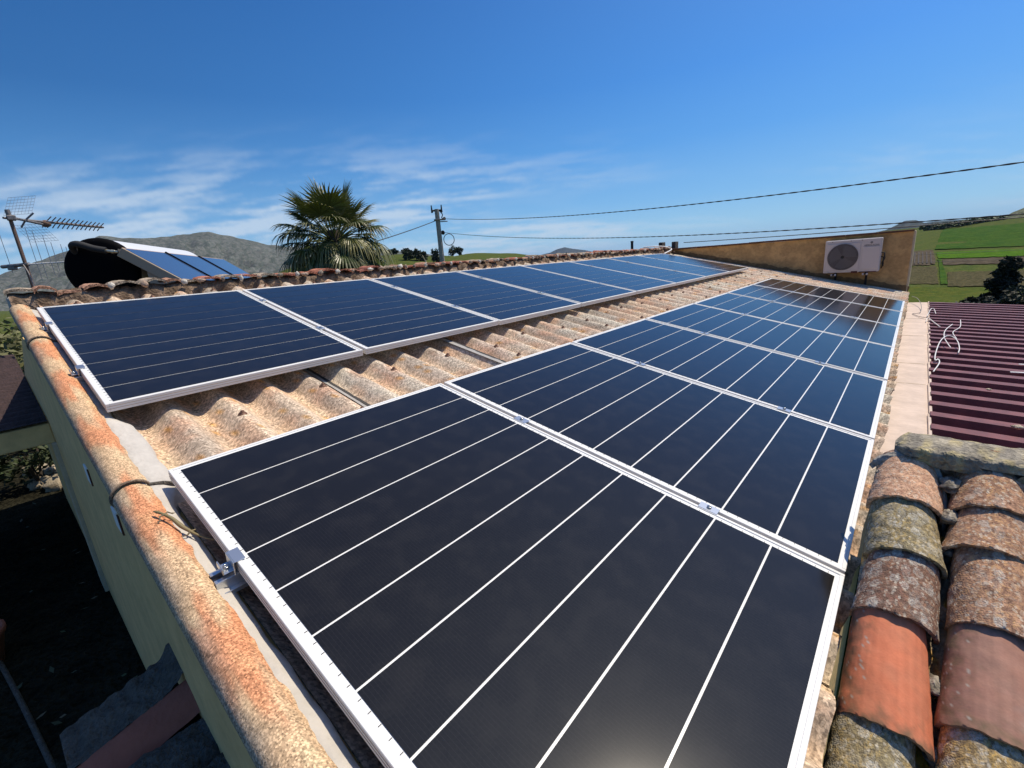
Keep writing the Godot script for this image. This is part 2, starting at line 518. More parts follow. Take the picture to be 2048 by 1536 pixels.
# ---------------------------------------------------------------- sky
func make_sky() -> Sky:
	var W := 2048
	var H := 1024
	var im := Image.create(W, H, false, Image.FORMAT_RGBF)
	var n1 := FastNoiseLite.new()
	n1.seed = 5; n1.frequency = 0.9; n1.fractal_octaves = 5; n1.noise_type = FastNoiseLite.TYPE_SIMPLEX_SMOOTH
	n1.domain_warp_enabled = true; n1.domain_warp_amplitude = 0.5; n1.domain_warp_frequency = 0.8
	var n2 := FastNoiseLite.new()
	n2.seed = 90; n2.frequency = 0.35; n2.fractal_octaves = 3
	var stops := [0.0, 0.045, 0.10, 0.2, 0.3, 0.5, 0.75, 1.0]     # sine of the elevation
	var cols := [Color(0.41, 0.61, 0.78), Color(0.335, 0.60, 0.83), Color(0.215, 0.485, 0.83), Color(0.11, 0.35, 0.78), Color(0.065, 0.265, 0.71), Color(0.034, 0.175, 0.56), Color(0.028, 0.145, 0.48), Color(0.026, 0.125, 0.43)]
	var sun := Vector3(0.185, 0.8875, -0.422).normalized()
	for y in H:
		var el := PI / 2 - PI * (y + 0.5) / H
		var s := sin(el)
		if s < -0.02:
			im.fill_rect(Rect2i(0, y, W, H - y), Color(0.16, 0.15, 0.10))
			break
		var sc := maxf(s, 0.0)
		var k := 0
		while k < stops.size() - 2 and sc > stops[k + 1]:
			k += 1
		var base: Color = cols[k].lerp(cols[k + 1], (sc - stops[k]) / (stops[k + 1] - stops[k]))
		for x in W:
			var az := TAU * (x + 0.5) / W
			var d := Vector3(sin(az) * cos(el), s, -cos(az) * cos(el))
			var c := base
			# air is paler on the sun's side of the sky
			var cs := maxf(d.dot(sun), 0.0)
			var t := 0.5 + 0.5 * (d.x * 0.294 - d.z * 0.956) / maxf(cos(el), 0.05)
			var f := lerpf(1.0, 0.50 + 0.45 * pow(t / 0.79, 2.0), clampf(s / 0.3, 0, 1) * clampf((1.0 - s) / 0.3, 0, 1))
			var g := 0.14 * pow(cs, 4.0) + 0.6 * pow(cs, 10.0)
			c = Color(c.r * f + g * 0.8, c.g * f + g * 0.9, c.b * f + g)
			if s > 0.0 and s < 0.75:
				var q := Vector2(d.x, d.z) / (s + 0.13)
				# cirrus drawn out along one wind direction, thickest in a low bank to the west
				var a := q.x * 0.80 - q.y * 0.60
				var b := q.x * 0.60 + q.y * 0.80
				var west := 0.16 + 0.84 * smoothstep(0.25, 0.8, -d.x)
				var bank := smoothstep(-0.25, 0.35, n2.get_noise_2d(a * 0.5 + 3.0, b * 0.8) + 0.25 * west)
				var v := 0.42 * n1.get_noise_2d(a * 0.40, b * 1.1) + 0.45 * n1.get_noise_2d(a * 1.1 + 40, b * 3.0) + 0.30 * n1.get_noise_2d(a * 3.0 + 90, b * 7.0)
				var high := lerpf(0.10, 0.17, west)
				var m := smoothstep(-0.22, 0.42, v) * bank * smoothstep(high + 0.12, 0.04, s) * smoothstep(-0.01, 0.04, s)
				m = clampf(m * (0.45 + 0.8 * west), 0, 0.76)
				c = c.lerp(Color(0.58, 0.70, 0.84), m)
			im.set_pixel(x, y, c)
	var pm := PanoramaSkyMaterial.new()
	pm.panorama = ImageTexture.create_from_image(im)
	var sky := Sky.new()
	sky.sky_material = pm
	return sky

# ---------------------------------------------------------------- the house and its roof
func wave_n(u: float) -> float:
	return -0.1170 + 0.0320 * cos(TAU * u / WAVE)

func roof_tint(u: float, v: float, k: int) -> Color:
	var hues := [Color(0.93, 0.72, 0.55), Color(0.95, 0.80, 0.66), Color(1.0, 0.77, 0.63), Color(0.93, 0.83, 0.70)]
	var c: Color = hues[k % 4]
	var a := noise.get_noise_2d(u * 60, v * 22 + k * 50)
	var o := noise.get_noise_2d(u * 150 + 300, v * 60)
	c = c.lerp(Color(0.50, 0.44, 0.37), clampf(a * 1.5 + 0.15, 0, 0.85))
	c = c.lerp(Color(0.95, 0.52, 0.33), clampf(o * 1.7 - 0.1, 0, 0.5))
	var tr := 0.5 - 0.5 * cos(TAU * u / WAVE)                     # silt and rust wash lie in the troughs
	c = c.lerp(Color(0.97, 0.66, 0.42), tr * tr * 0.5)
	var grime := smoothstep(0.25, 0.5, noise.get_noise_2d(u * 260 + 70, v * 110))
	c = c.lerp(Color(0.34, 0.30, 0.25), grime * 0.4)
	if noise.get_noise_2d(u * 700, v * 700 + 40) > 0.52:
		c = c.lerp(Color(1.0, 0.45, 0.08), 0.7)
	return c * 1.12

func build_house() -> void:
	var h := thing("house", "low cream rendered house with a corrugated roof carrying two rows of solar panels", "house")
	# walls
	var st := begin()
	var peak := -0.17
	var pts := [Vector2(-3.65, GROUND - 0.6), Vector2(-3.65, -0.17 - 3.3 * tan(TH)), Vector2(-0.35, -0.17), Vector2(3.9, -0.135 / cos(TH) - 3.9 * tan(TH)), Vector2(3.9, GROUND - 0.6)]
	for z in [0.09, -0.13]:
		for k in [1, 2, 3]:
			var a: Vector2 = pts[0]; var b: Vector2 = pts[k]; var c: Vector2 = pts[k + 1]
			st.set_smooth_group(4294967295)
			var tri := [a, b, c] if z > 0 else [a, c, b]
			for p in tri:
				st.add_vertex(Vector3(p.x, p.y, z))
	for k in 5:
		var a: Vector2 = pts[k]; var b: Vector2 = pts[(k + 1) % 5]
		quad(st, Vector3(a.x, a.y, 0.09), Vector3(a.x, a.y, -0.13), Vector3(b.x, b.y, -0.13), Vector3(b.x, b.y, 0.09))
	var gw := obj("gable_wall", st, M.cream_wall, h)
	for c in [Vector2(1.32, -0.715), Vector2(1.965, -0.72), Vector2(2.83, -0.72)]:
		# a small vent: pale lid beside a rusty slot
		obj("vent", bx(Vector3(c.x - 0.01, c.y, 0.092), Vector3(0.085, 0.078, 0.008), 0.002), M.vent_white, gw)
		obj("vent_opening", bx(Vector3(c.x + 0.046, c.y - 0.004, 0.0915), Vector3(0.022, 0.074, 0.006)), M.rust, gw)
	obj("eave_wall", bx(Vector3(3.83, -2.1, -5.2), Vector3(0.16, 2.0, 10.1)), M.cream_wall, h)
	obj("rear_wall", bx(Vector3(-3.57, -1.95, -5.2), Vector3(0.16, 2.0, 10.1)), M.cream_wall, h)
	# corrugated sheets, each its own part
	var nsheets := 12
	var rng2 := RandomNumberGenerator.new()
	rng2.seed = 5
	for k in nsheets:
		var u0 := 0.028 if k == 0 else 0.905 * k + 0.0
		var u1 := minf(0.905 * (k + 1) - 0.002, 10.42)
		if u1 - u0 < 0.1:
			continue
		var lift := 0.0 if k % 2 == 0 else 0.005
		var eave := 4.075 + rng2.randf_range(-0.012, 0.012)
		st = begin()
		var kk := k
		grid(st, 56, 110, func(a, b):
			var u := lerpf(u0, u1, a)
			var v := lerpf(-0.36, eave, b)
			var bumpy := 0.0025 * noise.get_noise_2d(u * 400, v * 300) + 0.003 * noise.get_noise_2d(u * 90, v * 60)
			return R(u, v + (0.012 * noise.get_noise_2d(u * 120, 7) if b > 0.99 else 0.0), wave_n(u) + lift + bumpy + 0.052 * smoothstep(0.06, -0.14, v) * smoothstep(9.5, 9.2, u)),
			func(a, b, _p): return roof_tint(lerpf(u0, u1, a), lerpf(-0.36, eave, b), kk), false, true)
		# the sheet's thickness at the eave and at its sides
		grid(st, 56, 1, func(a, b):
			var u := lerpf(u0, u1, a)
			return R(u, eave + 0.012 * noise.get_noise_2d(u * 120, 7), wave_n(u) + lift - 0.011 * b),
			func(_a, _b, _p): return Color(0.55, 0.45, 0.36), false, true)
		grid(st, 1, 20, func(a, b):
			return R(u0, lerpf(-0.36, eave, b), wave_n(u0) + lift - 0.009 * (1 - a)),
			func(_a, _b, _p): return Color(0.6, 0.56, 0.5), false, true)
		var sh := obj("roof_sheet", st, M.roof, h)
		for row in [0, 1]:
			for w in range(int(ceil(u0 / WAVE)), int(floor(u1 / WAVE)) + 1):
				if (w + row) % 2 == 1 and row == 0:
					continue
				if row == 1 and w % 3 != 1:
					continue
				var u := w * WAVE
				if u < 0.1 or u > 10.3:
					continue
				var v := (1.87 if row == 0 else 2.15) + rng2.randf_range(-0.06, 0.06)
				var sc := begin()
				lathe(sc, [Vector2(0.0, -0.006), Vector2(0.019, -0.004), Vector2(0.014, 0.003), Vector2(0.008, 0.005), Vector2(0.008, 0.013), Vector2(0, 0.014)], 8, R(u, v, wave_n(u) + lift), Basis(Vector3.BACK, -TH))
				obj("screw", sc, M.screw, sh)
		for w in range(int(ceil(u0 / WAVE)), int(floor(u1 / WAVE)) + 1):
			var u := w * WAVE
			if w % 2 == 0 or u < 0.1 or u > 10.3:
				continue
			var sc := begin()
			lathe(sc, [Vector2(0.0, -0.006), Vector2(0.022, -0.004), Vector2(0.016, 0.004), Vector2(0.009, 0.006), Vector2(0.009, 0.014), Vector2(0, 0.015)], 8, R(u, -0.17 + rng2.randf_range(-0.03, 0.03), wave_n(u) + lift + 0.052), Basis(Vector3.BACK, -TH))
			obj("screw", sc, M.screw, sh)
	# grey sealing strips at two of the sheet joints
	for j in [[0.905, 1], [1.81, 2]]:
		st = begin()
		var uu: float = j[0]
		grid(st, 3, 40, func(a, b):
			var u: float = uu - 0.028 + 0.034 * a
			return R(u, lerpf(1.2, 2.6, b), maxf(wave_n(u), wave_n(uu)) + 0.007 + 0.002 * noise.get_noise_2d(b * 200, u * 50)), null, false, true)
		obj("joint_strip", st, M.strip, h)
		obj("joint_gap", bx(R(uu + 0.012, 1.9, wave_n(uu + 0.012) + 0.004), Vector3(1.5, 0.008, 0.02), 0.0, Basis(Vector3.BACK, -TH)), M.gap, h)
	# rear slope behind the ridge
	st = begin()
	grid(st, 300, 6, func(a, b):
		var u: float = 10.4 * a
		return Vector3(-0.35 - 3.35 * b, -0.03 + wave_n(u) - 3.35 * b * tan(TH), -u), null, false, false)
	obj("rear_roof_sheet", st, M.dark_tiles, h)
	# mortar fillet along the verge
	st = begin()
	grid(st, 6, 240, func(a, b):
		var v := lerpf(-0.2, 4.08, b)
		var ua := -0.028 + 0.006 * noise.get_noise_1d(v * 120)
		var ub := 0.026 + 0.012 * noise.get_noise_1d(v * 60 + 50) + 0.045 * smoothstep(1.66, 1.8, v) * smoothstep(2.42, 2.3, v)
		var n := lerpf(-0.052, -0.082, a * a) + 0.003 * noise.get_noise_2d(a * 90, v * 200)
		if a > 0.99:
			n = -0.125
		return R(lerpf(ua, ub, a), v, n), null, false, true)
	obj("mortar_fillet", st, M.mortar, h)
	# verge tiles
	var cuts := [-0.24, 0.58, 2.30, 4.02, 4.32]
	for k in 4:
		var v0: float = cuts[k]
		var v1: float = cuts[k + 1] - 0.012
		var lift := 0.0
		st = begin()
		var seed_ := k * 31.0
		grid(st, 20, int((v1 - v0) * 60) + 6, func(a, b):
			var v := lerpf(v0, v1, b)
			var t: float = lerpf(-0.22, 0.86, a) * PI
			var rad: float = 1.0 + 0.035 * (1 - b)
			var jag := 0.008 * noise.get_noise_1d(v * 190 + seed_) if a > 0.95 else 0.0
			return R(-0.060 - 0.047 * rad * cos(t) + jag, v, -0.066 + lift + 0.044 * rad * sin(t) + 0.01 * (b - 0.5) + 0.0022 * noise.get_noise_2d(a * 160, v * 240)),
			func(a, b, _p):
				var v := lerpf(v0, v1, b)
				var x := 0.5 + 0.5 * sin(v * 11.0 + seed_ + 2.2 * noise.get_noise_2d(v * 40, a * 60))
				var c := Color(0.96, 0.68, 0.43).lerp(Color(1.0, 0.46, 0.25), smoothstep(0.25, 0.9, x))
				var g := smoothstep(0.62, 0.12, a + 0.28 * noise.get_noise_2d(v * 70, a * 30 + 9))
				return (c.lerp(Color(0.62, 0.52, 0.42), g * 0.85)) * (1.0 + 0.25 * noise.get_noise_2d(v * 160, a * 70 + 30)), false, true)
		# the tile's lower lip, doubled and dark underneath
		if k < 3:
			var pr := []
			for i in 15:
				var t := lerpf(-0.2, 0.86, i / 14.0) * PI
				pr.append(R(-0.060 - 0.050 * cos(t), v1 + 0.002, -0.064 + 0.045 * sin(t)))
			tube(st, pr, 0.005, 5, true, Color(0.35, 0.27, 0.2))
		var vt := obj("verge_tile", st, M.verge, h)
		if k < 3:
			st = begin()
			tube(st, [R(-0.018, v1, -0.050), R(0.02, v1 + 0.01, -0.056), R(0.06, v1 + 0.03, -0.066), R(0.10, v1 + 0.025, -0.062)], [0.006, 0.007, 0.007, 0.005], 6)
			obj("tile_lip", st, M.moss_slab, vt)
	# end cap of the topmost verge tile
	# ridge: a bed of lumpy mortar and the row of broken clay tiles on it
	st = begin()
	grid(st, 420, 10, func(a, b):
		var u := lerpf(-0.09, 10.42, a)
		var t: float = b * PI
		var lump := 0.02 * noise.get_noise_2d(u * 120, b * 40) + 0.022 * absf(sin(u * PI / 0.19 + 0.6 + 1.5 * noise.get_noise_1d(u * 30))) + 0.010 * noise.get_noise_2d(u * 500, b * 120)
		return Vector3(-0.37 + (0.085 + lump) * cos(t) * 1.0, -0.085 + (0.172 + lump * 0.6) * pow(sin(t), 0.4), -u),
		func(a, b, _p):
			var x := noise.get_noise_2d(a * 2600, b * 60)
			return Color(0.47, 0.34, 0.245).lerp(Color(0.19, 0.135, 0.095), clampf(0.5 + x * 1.6, 0, 1)), false, true)
	var bed := obj("ridge_mortar", st, M.old_mortar, h)
	obj("ridge_end", bx(Vector3(-0.37, -0.01, 0.088), Vector3(0.16, 0.17, 0.02), 0.01), M.mortar, bed)
	var u := -0.1
	var i := 0
	while u < 10.3:
		var w := rng.randf_range(0.07, 0.19)
		var hh := rng.randf_range(-0.014, 0.012)
		var rise := rng.randf_range(0.012, 0.038)
		var back := rng.randf_range(-0.03, 0.02)
		st = begin()
		var cc: Color = [Color(0.85, 0.36, 0.24), Color(0.72, 0.30, 0.22), Color(0.80, 0.46, 0.32), Color(0.75, 0.62, 0.48)][rng.randi() % 4 if u > 0.9 else 2 + rng.randi() % 2]
		var uu := u
		var tl := rng.randf_range(-0.12, 0.12)
		var sd := i * 3.7
		# a half-round piece whose butt shows towards the panels
		for half in [0, 1]:
			grid(st, 6, 3 if half == 0 else 1, func(a, b):
				var t: float = a * PI
				var y: float = 0.086 + hh + rise * sin(t) + tl * 0.09 * (a - 0.5) + 0.010 * noise.get_noise_2d(a * 70 + sd, b * 40)
				var z: float = -uu - w * 0.5 - w * 0.52 * cos(t)
				if half == 1:
					return Vector3(-0.268 + back, lerpf(y, y - 0.015, b), z)
				return Vector3(lerpf(-0.48, -0.268 + back, b) + tl * (t - 1.5) * 0.02, y + 0.012 * (1 - b), z),
				func(_a, _b, p): return cc * (0.8 + 0.5 * noise.get_noise_2d(p.z * 300, p.x * 300 + sd)), false, false)
		obj("ridge_tile", st, M.clay, bed)
		if rng.randf() < 0.75:
			st = begin()
			blob(st, Vector3(-0.265 + rng.randf() * 0.02, 0.088 + rng.randf() * 0.01, -u - w), Vector3(0.016, rng.randf_range(0.012, 0.026), rng.randf_range(0.012, 0.04)), 0.7, i, 8, 6, func(_a, _b, _p): return [Color(0.85, 0.80, 0.72), Color(0.62, 0.46, 0.36), Color(0.4, 0.33, 0.27)][i % 3])
			obj("mortar_lump", st, M.stone, bed)
		u += w * rng.randf_range(0.86, 1.02)
		i += 1
	# underside body that keeps the roof space dark
	obj("roof_deck", bx(R(5.2, 1.85, -0.19), Vector3(4.1, 0.03, 10.2), 0.0, Basis(Vector3.BACK, -TH)), M.gap, h)

# ---------------------------------------------------------------- panels
var ORD := ["first", "second", "third", "fourth", "fifth", "sixth", "seventh", "eighth"]

func build_panels() -> void:
	var rb := Basis(Vector3.BACK, -TH)
	var fr := begin()
	var hx := PL / 2
	var hz := PW / 2
	# frame: outer wall, top lip; long bars whole, cross bars between them
	for s in [-1.0, 1.0]:
		box(fr, Vector3(0, -0.0175, s * (hz - 0.0055)), Vector3(PL, 0.035, 0.011), Basis(), 0.0012)
		box(fr, Vector3(s * (hx - 0.0055), -0.0175, 0), Vector3(0.011, 0.035, PW - 0.0222), Basis(), 0.0012)
		box(fr, Vector3(0, -0.0335, s * (hz - 0.022)), Vector3(PL - 0.03, 0.002, 0.022))
	# grooves along the outer faces
	var gr := begin()
	for s in [-1.0, 1.0]:
		for y in [-0.012, -0.023]:
			box(gr, Vector3(s * hx, y, 0), Vector3(0.0012, 0.0015, PW - 0.004))
			box(gr, Vector3(0, y, s * hz), Vector3(PL - 0.004, 0.0015, 0.0012))
	var frame_m := mesh_of(fr, M.frame)
	var groove_m := mesh_of(gr, M.collector_side)
	var bs := begin()
	box(bs, Vector3(0, -0.006, 0), Vector3(PL - 0.022, 0.006, PW - 0.022))
	var back_m := mesh_of(bs, M.backsheet)
	var n := 10
	var x0 := -hx + 0.019
	var step := (PL - 0.038) / n
	var cs := begin()
	var sw := step - 0.0056
	var zl := hz - 0.028
	var e := 0.0012
	for q in [[Vector3(-sw / 2, 0, zl), Vector3(-sw / 2, 0, -zl), Vector3(sw / 2, 0, -zl), Vector3(sw / 2, 0, zl)]]:
		var uvs := [Vector2(0, 0), Vector2(1, 0), Vector2(1, 1), Vector2(0, 1)]
		cs.set_smooth_group(4294967295)
		for k in [0, 1, 2, 0, 2, 3]:
			cs.set_uv(uvs[k])
			cs.add_vertex(q[k])
		quad(cs, q[3], q[2], q[2] - Vector3(0, e, 0), q[3] - Vector3(0, e, 0))
		quad(cs, q[1], q[0], q[0] - Vector3(0, e, 0), q[1] - Vector3(0, e, 0))
	var strips := [mesh_of(cs, M.cell)]
	for v in 6:
		# the same strip with its film of dust lying differently
		var md := MeshDataTool.new()
		md.create_from_surface(strips[0], 0)
		for i in md.get_vertex_count():
			var q := md.get_vertex(i)
			md.set_vertex_uv2(i, Vector2(q.z * 1.4 + v * 0.37, q.x * 1.4 + v * 0.171))
		var am := ArrayMesh.new()
		md.commit_to_surface(am)
		am.surface_set_material(0, M.cell)
		strips.append(am)
	var tk := begin()
	for sgn in [-1.0, 1.0]:
		for k in 5:
			box(tk, Vector3(-sw / 2 + sw * (k + 0.5) / 5, -0.0006, sgn * (zl + 0.005)), Vector3(0.0012, 0.0012, 0.007))
	var tick_m := mesh_of(tk, M.tick)
	var proto := thing("solar_module", "", "solar panel", Vector3.ZERO, "solar panels")
	var f := put("frame", frame_m, proto)
	put("frame_groove", groove_m, f)
	var b := put("backsheet", back_m, proto)
	for k in n:
		var s := put("cell_strip", strips[1 + k % 6], proto, Vector3(x0 + step * (k + 0.5), -0.0016, 0))
		put("contact_tabs", tick_m, s).set_meta("kind", "stuff")
	var first := true
	for row in 2:
		for k in (8 if row == 0 else 7):
			var p: Node3D = proto
			if not first:
				p = proto.duplicate()
				p.name = numbered("solar_module")
				var cn := 0
				for ch in p.get_children():
					if String(ch.name).begins_with("cell_strip"):
						ch.mesh = strips[1 + (cn * 5 + k * 3 + row) % 6]
						cn += 1
				add_child(p)
			first = false
			p.position = R((0.0 if row == 0 else OFF2) + PITCH * k + PW / 2, (0.0 if row == 0 else ROW2) + PL / 2, 0.0015 * sin(k * 2.3 + row))
			p.rotation.z = -TH + 0.0012 * sin(k * 1.7 + row * 2)
			p.rotation.x = 0.0012 * sin(k * 2.9 + row)
			var lab := "%s black solar panel from the near gable end in the %s" % [ORD[k], "upper row" if row == 0 else "lower row"]
			tag(p, lab, "solar panel", "solar panels")
	# rails
	var rails := [[0.40, 0], [1.215, 0], [2.835, 1], [3.64, 1]]
	var rn := ["upper rail under the upper row", "lower rail under the upper row", "upper rail under the lower row", "lower rail under the lower row"]
	for k in 4:
		var rv: float = rails[k][0]
		var len := 9.28 if k < 2 else 8.20
		var st := begin()
		# a channel open at the top, on a wide foot
		box(st, Vector3(0, -0.032, 0), Vector3(0.09, 0.004, len), Basis(), 0.0008)
		for s in [-1.0, 1.0]:
			box(st, Vector3(s * 0.022, -0.015, 0), Vector3(0.003, 0.030, len), Basis(), 0.0006)
			box(st, Vector3(s * 0.0155, -0.0018, 0), Vector3(0.0105, 0.003, len), Basis(), 0.0006)
			box(st, Vector3(s * 0.0435, -0.026, 0), Vector3(0.003, 0.010, len), Basis(), 0.0006)
		var rail := obj("mounting_rail", st, M.aluminium)
		rail.transform = Transform3D(rb, R(len / 2 - 0.03 + (0.0 if k < 2 else 0.012), rv, -0.036))
		tag(rail, "aluminium %s, its end showing at the gable" % rn[k], "mounting rail", "mounting rails")
	# clamps between panels and at the ends
	var mid := begin()
	box(mid, Vector3(0, 0.0025, 0), Vector3(0.062, 0.003, 0.036), Basis(), 0.0008)
	box(mid, Vector3(0, -0.016, 0), Vector3(0.05, 0.036, 0.012))
	var mid_m := mesh_of(mid, M.aluminium)
	var bo := begin()
	lathe(bo, [Vector2(0.0075, 0.004), Vector2(0.0075, 0.0095), Vector2(0.0065, 0.0105), Vector2(0.004, 0.0105), Vector2(0.004, 0.0065), Vector2(0, 0.0065)], 10)
	var bolt_m := mesh_of(bo, M.bolt)
	var en := begin()
	box(en, Vector3(0, 0.0022, -0.006), Vector3(0.05, 0.0025, 0.026), Basis(), 0.0008)     # lip over the frame
	box(en, Vector3(0, -0.017, 0.0085), Vector3(0.05, 0.040, 0.003), Basis(), 0.0008)      # upright
	box(en, Vector3(0, -0.024, 0.020), Vector3(0.04, 0.003, 0.024), Basis(), 0.0008)         # ledge that the bolt holds
	box(en, Vector3(0, -0.016, 0.032), Vector3(0.04, 0.018, 0.003), Basis(), 0.0008)        # outer turn-up
	var end_m := mesh_of(en, M.aluminium)
	for k in 4:
		var rv: float = rails[k][0]
		var cnt := 8 if k < 2 else 7
		var o := 0.0 if k < 2 else OFF2
		for j in cnt - 1:
			var c := thing("mid_clamp", "clamp between %s and %s panels of the %s row, %s rail" % [ORD[j], ORD[j + 1], "upper" if k < 2 else "lower", "upper" if k % 2 == 0 else "lower"], "clamp", R(o + PITCH * (j + 1) - 0.01, rv, 0), "clamps between the panels")
			c.rotation.z = -TH
			put("clamp_body", mid_m, c)
			put("bolt", bolt_m, c)
		for s in [-1, 1]:
			var c := thing("end_clamp", "silver end clamp at the %s end of the %s row, %s rail" % ["near" if s < 0 else "far", "upper" if k < 2 else "lower", "upper" if k % 2 == 0 else "lower"], "clamp", R(o - 0.0 if s < 0 else o + PITCH * (cnt - 1) + PW, rv, 0), "clamps at the ends of the rows")
			c.rotation.z = -TH
			if s > 0:
				c.basis = rb * Basis(Vector3.UP, PI)
			put("clamp_body", end_m, c)
			put("bolt", bolt_m, c, Vector3(0, -0.026, 0.020))

# ---------------------------------------------------------------- neighbours
func build_wall_and_ac() -> void:
	var h := thing("higher_house", "taller ochre rendered house end wall standing at the far end of the panel roof", "house")
	var st := begin()
	box(st, Vector3(1.3, -1.45, -11.0), Vector3(5.2, 3.0, 1.14))
	obj("wall", st, M.ochre_wall, h)
	st = begin()
	# a damp dark band where the roof meets the wall
	obj("corner_trim", bx(Vector3(3.915, -1.45, -11.0), Vector3(0.035, 3.02, 1.16), 0.012), M.wall_trim, h)
	var x := -1.3
	while x < 3.86:
		var w := minf(rng.randf_range(0.45, 0.62), 3.93 - x)
		st = bx(Vector3(x + w / 2, 0.066 + rng.randf_range(-0.004, 0.004), -10.98), Vector3(w - 0.01, 0.032, 1.26), 0.008)
		obj("coping_tile", st, M.coping, h)
		x += w
	st = begin()
	grid(st, 120, 2, func(a, b): return R(10.423 - 0.002 * b, lerpf(-0.3, 4.05, a), lerpf(-0.10, -0.01 + 0.04 * noise.get_noise_1d(a * 300) + 0.02 * noise.get_noise_1d(a * 1400), b)), null, false, false)
	obj("damp_band", st, M.damp, h)

	# the outdoor unit hung on that wall
	var u := thing("air_conditioner", "greyish white air conditioner outdoor unit hung on the ochre wall", "air conditioner", Vector3(3.105, -0.58, -10.08))
	obj("casing", bx(Vector3(0, 0.285, -0.15), Vector3(0.81, 0.57, 0.30), 0.012), M.ac_white, u)
	var g := obj("fan_panel", bx(Vector3(-0.13, 0.275, 0.004), Vector3(0.49, 0.47, 0.012), 0.004), M.ac_white, u)
	st = begin()
	lathe(st, [Vector2(0, 0.0), Vector2(0.222, 0.0)], 36, Vector3(-0.13, 0.275, 0.0115), Basis(Vector3.RIGHT, PI / 2))
	obj("fan_opening", st, M.ac_dark, g)
	st = begin()
	for k in 20:
		var rr := 0.03 + 0.0103 * k
		var ring := []
		for i in 33:
			ring.append(Vector3(-0.13 + rr * cos(TAU * i / 32), 0.275 + rr * sin(TAU * i / 32), 0.022))
		tube(st, ring, 0.0034, 4, false)
	for k in 12:
		var d := Vector3(cos(TAU * k / 12), sin(TAU * k / 12), 0)
		tube(st, [Vector3(-0.13, 0.275, 0.02) + d * 0.03, Vector3(-0.13, 0.275, 0.02) + d * 0.226], 0.004, 4)
	obj("fan_grille", st, M.ac_grille, u)
	st = begin()
	for k in 3:
		grid(st, 6, 4, func(a, b):
			var t: float = TAU * k / 3 + lerpf(0, 1.5, a)
			var r: float = lerpf(0.04, 0.2, b)
			return Vector3(-0.13 + r * cos(t), 0.275 + r * sin(t), 0.0135 + 0.004 * a), null, false, false)
	obj("fan_blade", st, M.ac_grille, u)
	var sp := obj("service_panel", bx(Vector3(0.27, 0.24, 0.003), Vector3(0.25, 0.38, 0.010), 0.003), M.ac_white, u)
	var tm := TextMesh.new()
	tm.text = "AEROLAGHI"
	var sf := SystemFont.new()
	sf.font_names = PackedStringArray(["Droid Sans"])
	tm.font = sf
	tm.font_size = 40
	tm.pixel_size = 0.00098
	tm.depth = 0.002
	tm.material = M.letters
	put("lettering", tm, u, Vector3(0.265, 0.452, 0.0025))
	st = begin()
	var ring := []
	for i in 9:
		ring.append(Vector3(0.262 + 0.013 * cos(TAU * i / 8), 0.497 + 0.013 * sin(TAU * i / 8), 0.002))
	tube(st, ring, 0.0048, 5, false)
	obj("emblem", st, M.letters, u)
	for xx in [-0.27, 0.0, 0.16]:
		obj("screw", bx(Vector3(xx - 0.03, 0.545, 0.001), Vector3(0.012, 0.012, 0.006)), M.ac_dark, u)
	st = begin()
	box(st, Vector3(0.06, 0.005, 0.004), Vector3(0.09, 0.035, 0.012))
	box(st, Vector3(0.25, 0.002, 0.003), Vector3(0.24, 0.012, 0.010))
	obj("rust_patch", st, M.rust, u)
	for xx in [-0.24, 0.22]:
		st = begin()
		box(st, Vector3(xx, -0.03, -0.15), Vector3(0.035, 0.03, 0.38), Basis(), 0.004)
		box(st, Vector3(xx, -0.13, -0.335), Vector3(0.035, 0.24, 0.02), Basis(), 0.004)
		obj("bracket", st, M.ac_dark, u)
		for s in [-1, 1]:
			st = begin()
			lathe(st, [Vector2(0, 0), Vector2(0.018, 0), Vector2(0.018, 0.035), Vector2(0, 0.035)], 10, Vector3(xx + s * 0.024, -0.052, 0.02))
			obj("bracket_foot", st, M.ac_white, u)
	st = begin()
	tube(st, [Vector3(0.405, 0.32, -0.1), Vector3(0.45, 0.31, -0.08), Vector3(0.46, 0.22, -0.09), Vector3(0.43, 0.14, -0.2), Vector3(0.44, 0.08, -0.34)], 0.012, 7)
	tube(st, [Vector3(0.405, 0.25, -0.1), Vector3(0.44, 0.24, -0.08), Vector3(0.45, 0.12, -0.12), Vector3(0.42, 0.04, -0.34)], 0.009, 7)
	obj("refrigerant_pipe", st, M.black_rubber, u)
	# scraps on top of the wall
	for d in [[-0.60, "left one beside the rubble", 0.085, 0.16], [-0.29, "right one beside the rubble", 0.10, 0.15]]:
		var bl := thing("concrete_block", "dark concrete block on the far wall top, the %s" % d[1], "block", Vector3(d[0], 0.083, -10.6), "blocks on the wall")
		obj("block_body", bx(Vector3(0, d[3] / 2, 0), Vector3(0.09, d[3], 0.18), 0.006), M.moss_slab, bl)
		obj("block_hollow", bx(Vector3(0, d[3] / 2, 0.088), Vector3(0.05, d[3] * 0.6, 0.008)), M.gap, bl)
	var rb := thing("broken_tiles", "small heap of broken tiles between two blocks on the far wall", "rubble", Vector3(-0.46, 0.082, -10.55))
	for k in 5:
		st = begin()
		blob(st, Vector3(-0.08 + 0.045 * k, 0.022 + 0.02 * (k % 2), 0.01 * k), Vector3(0.035, 0.022, 0.06), 0.6, k * 2.0, 8, 6, func(_a, _b, _p): return Color(0.42, 0.3, 0.25))
		obj("shard", st, M.stone, rb)
	var vp := thing("vent_pipe", "dark upright vent pipe rising behind the ridge tiles", "pipe", Vector3(-0.72, -0.08, -9.3))
	st = begin()
	tube(st, [Vector3.ZERO, Vector3(0, 0.37, 0)], 0.028, 12)
	obj("pipe", st, M.black_rubber, vp)
	st = begin()
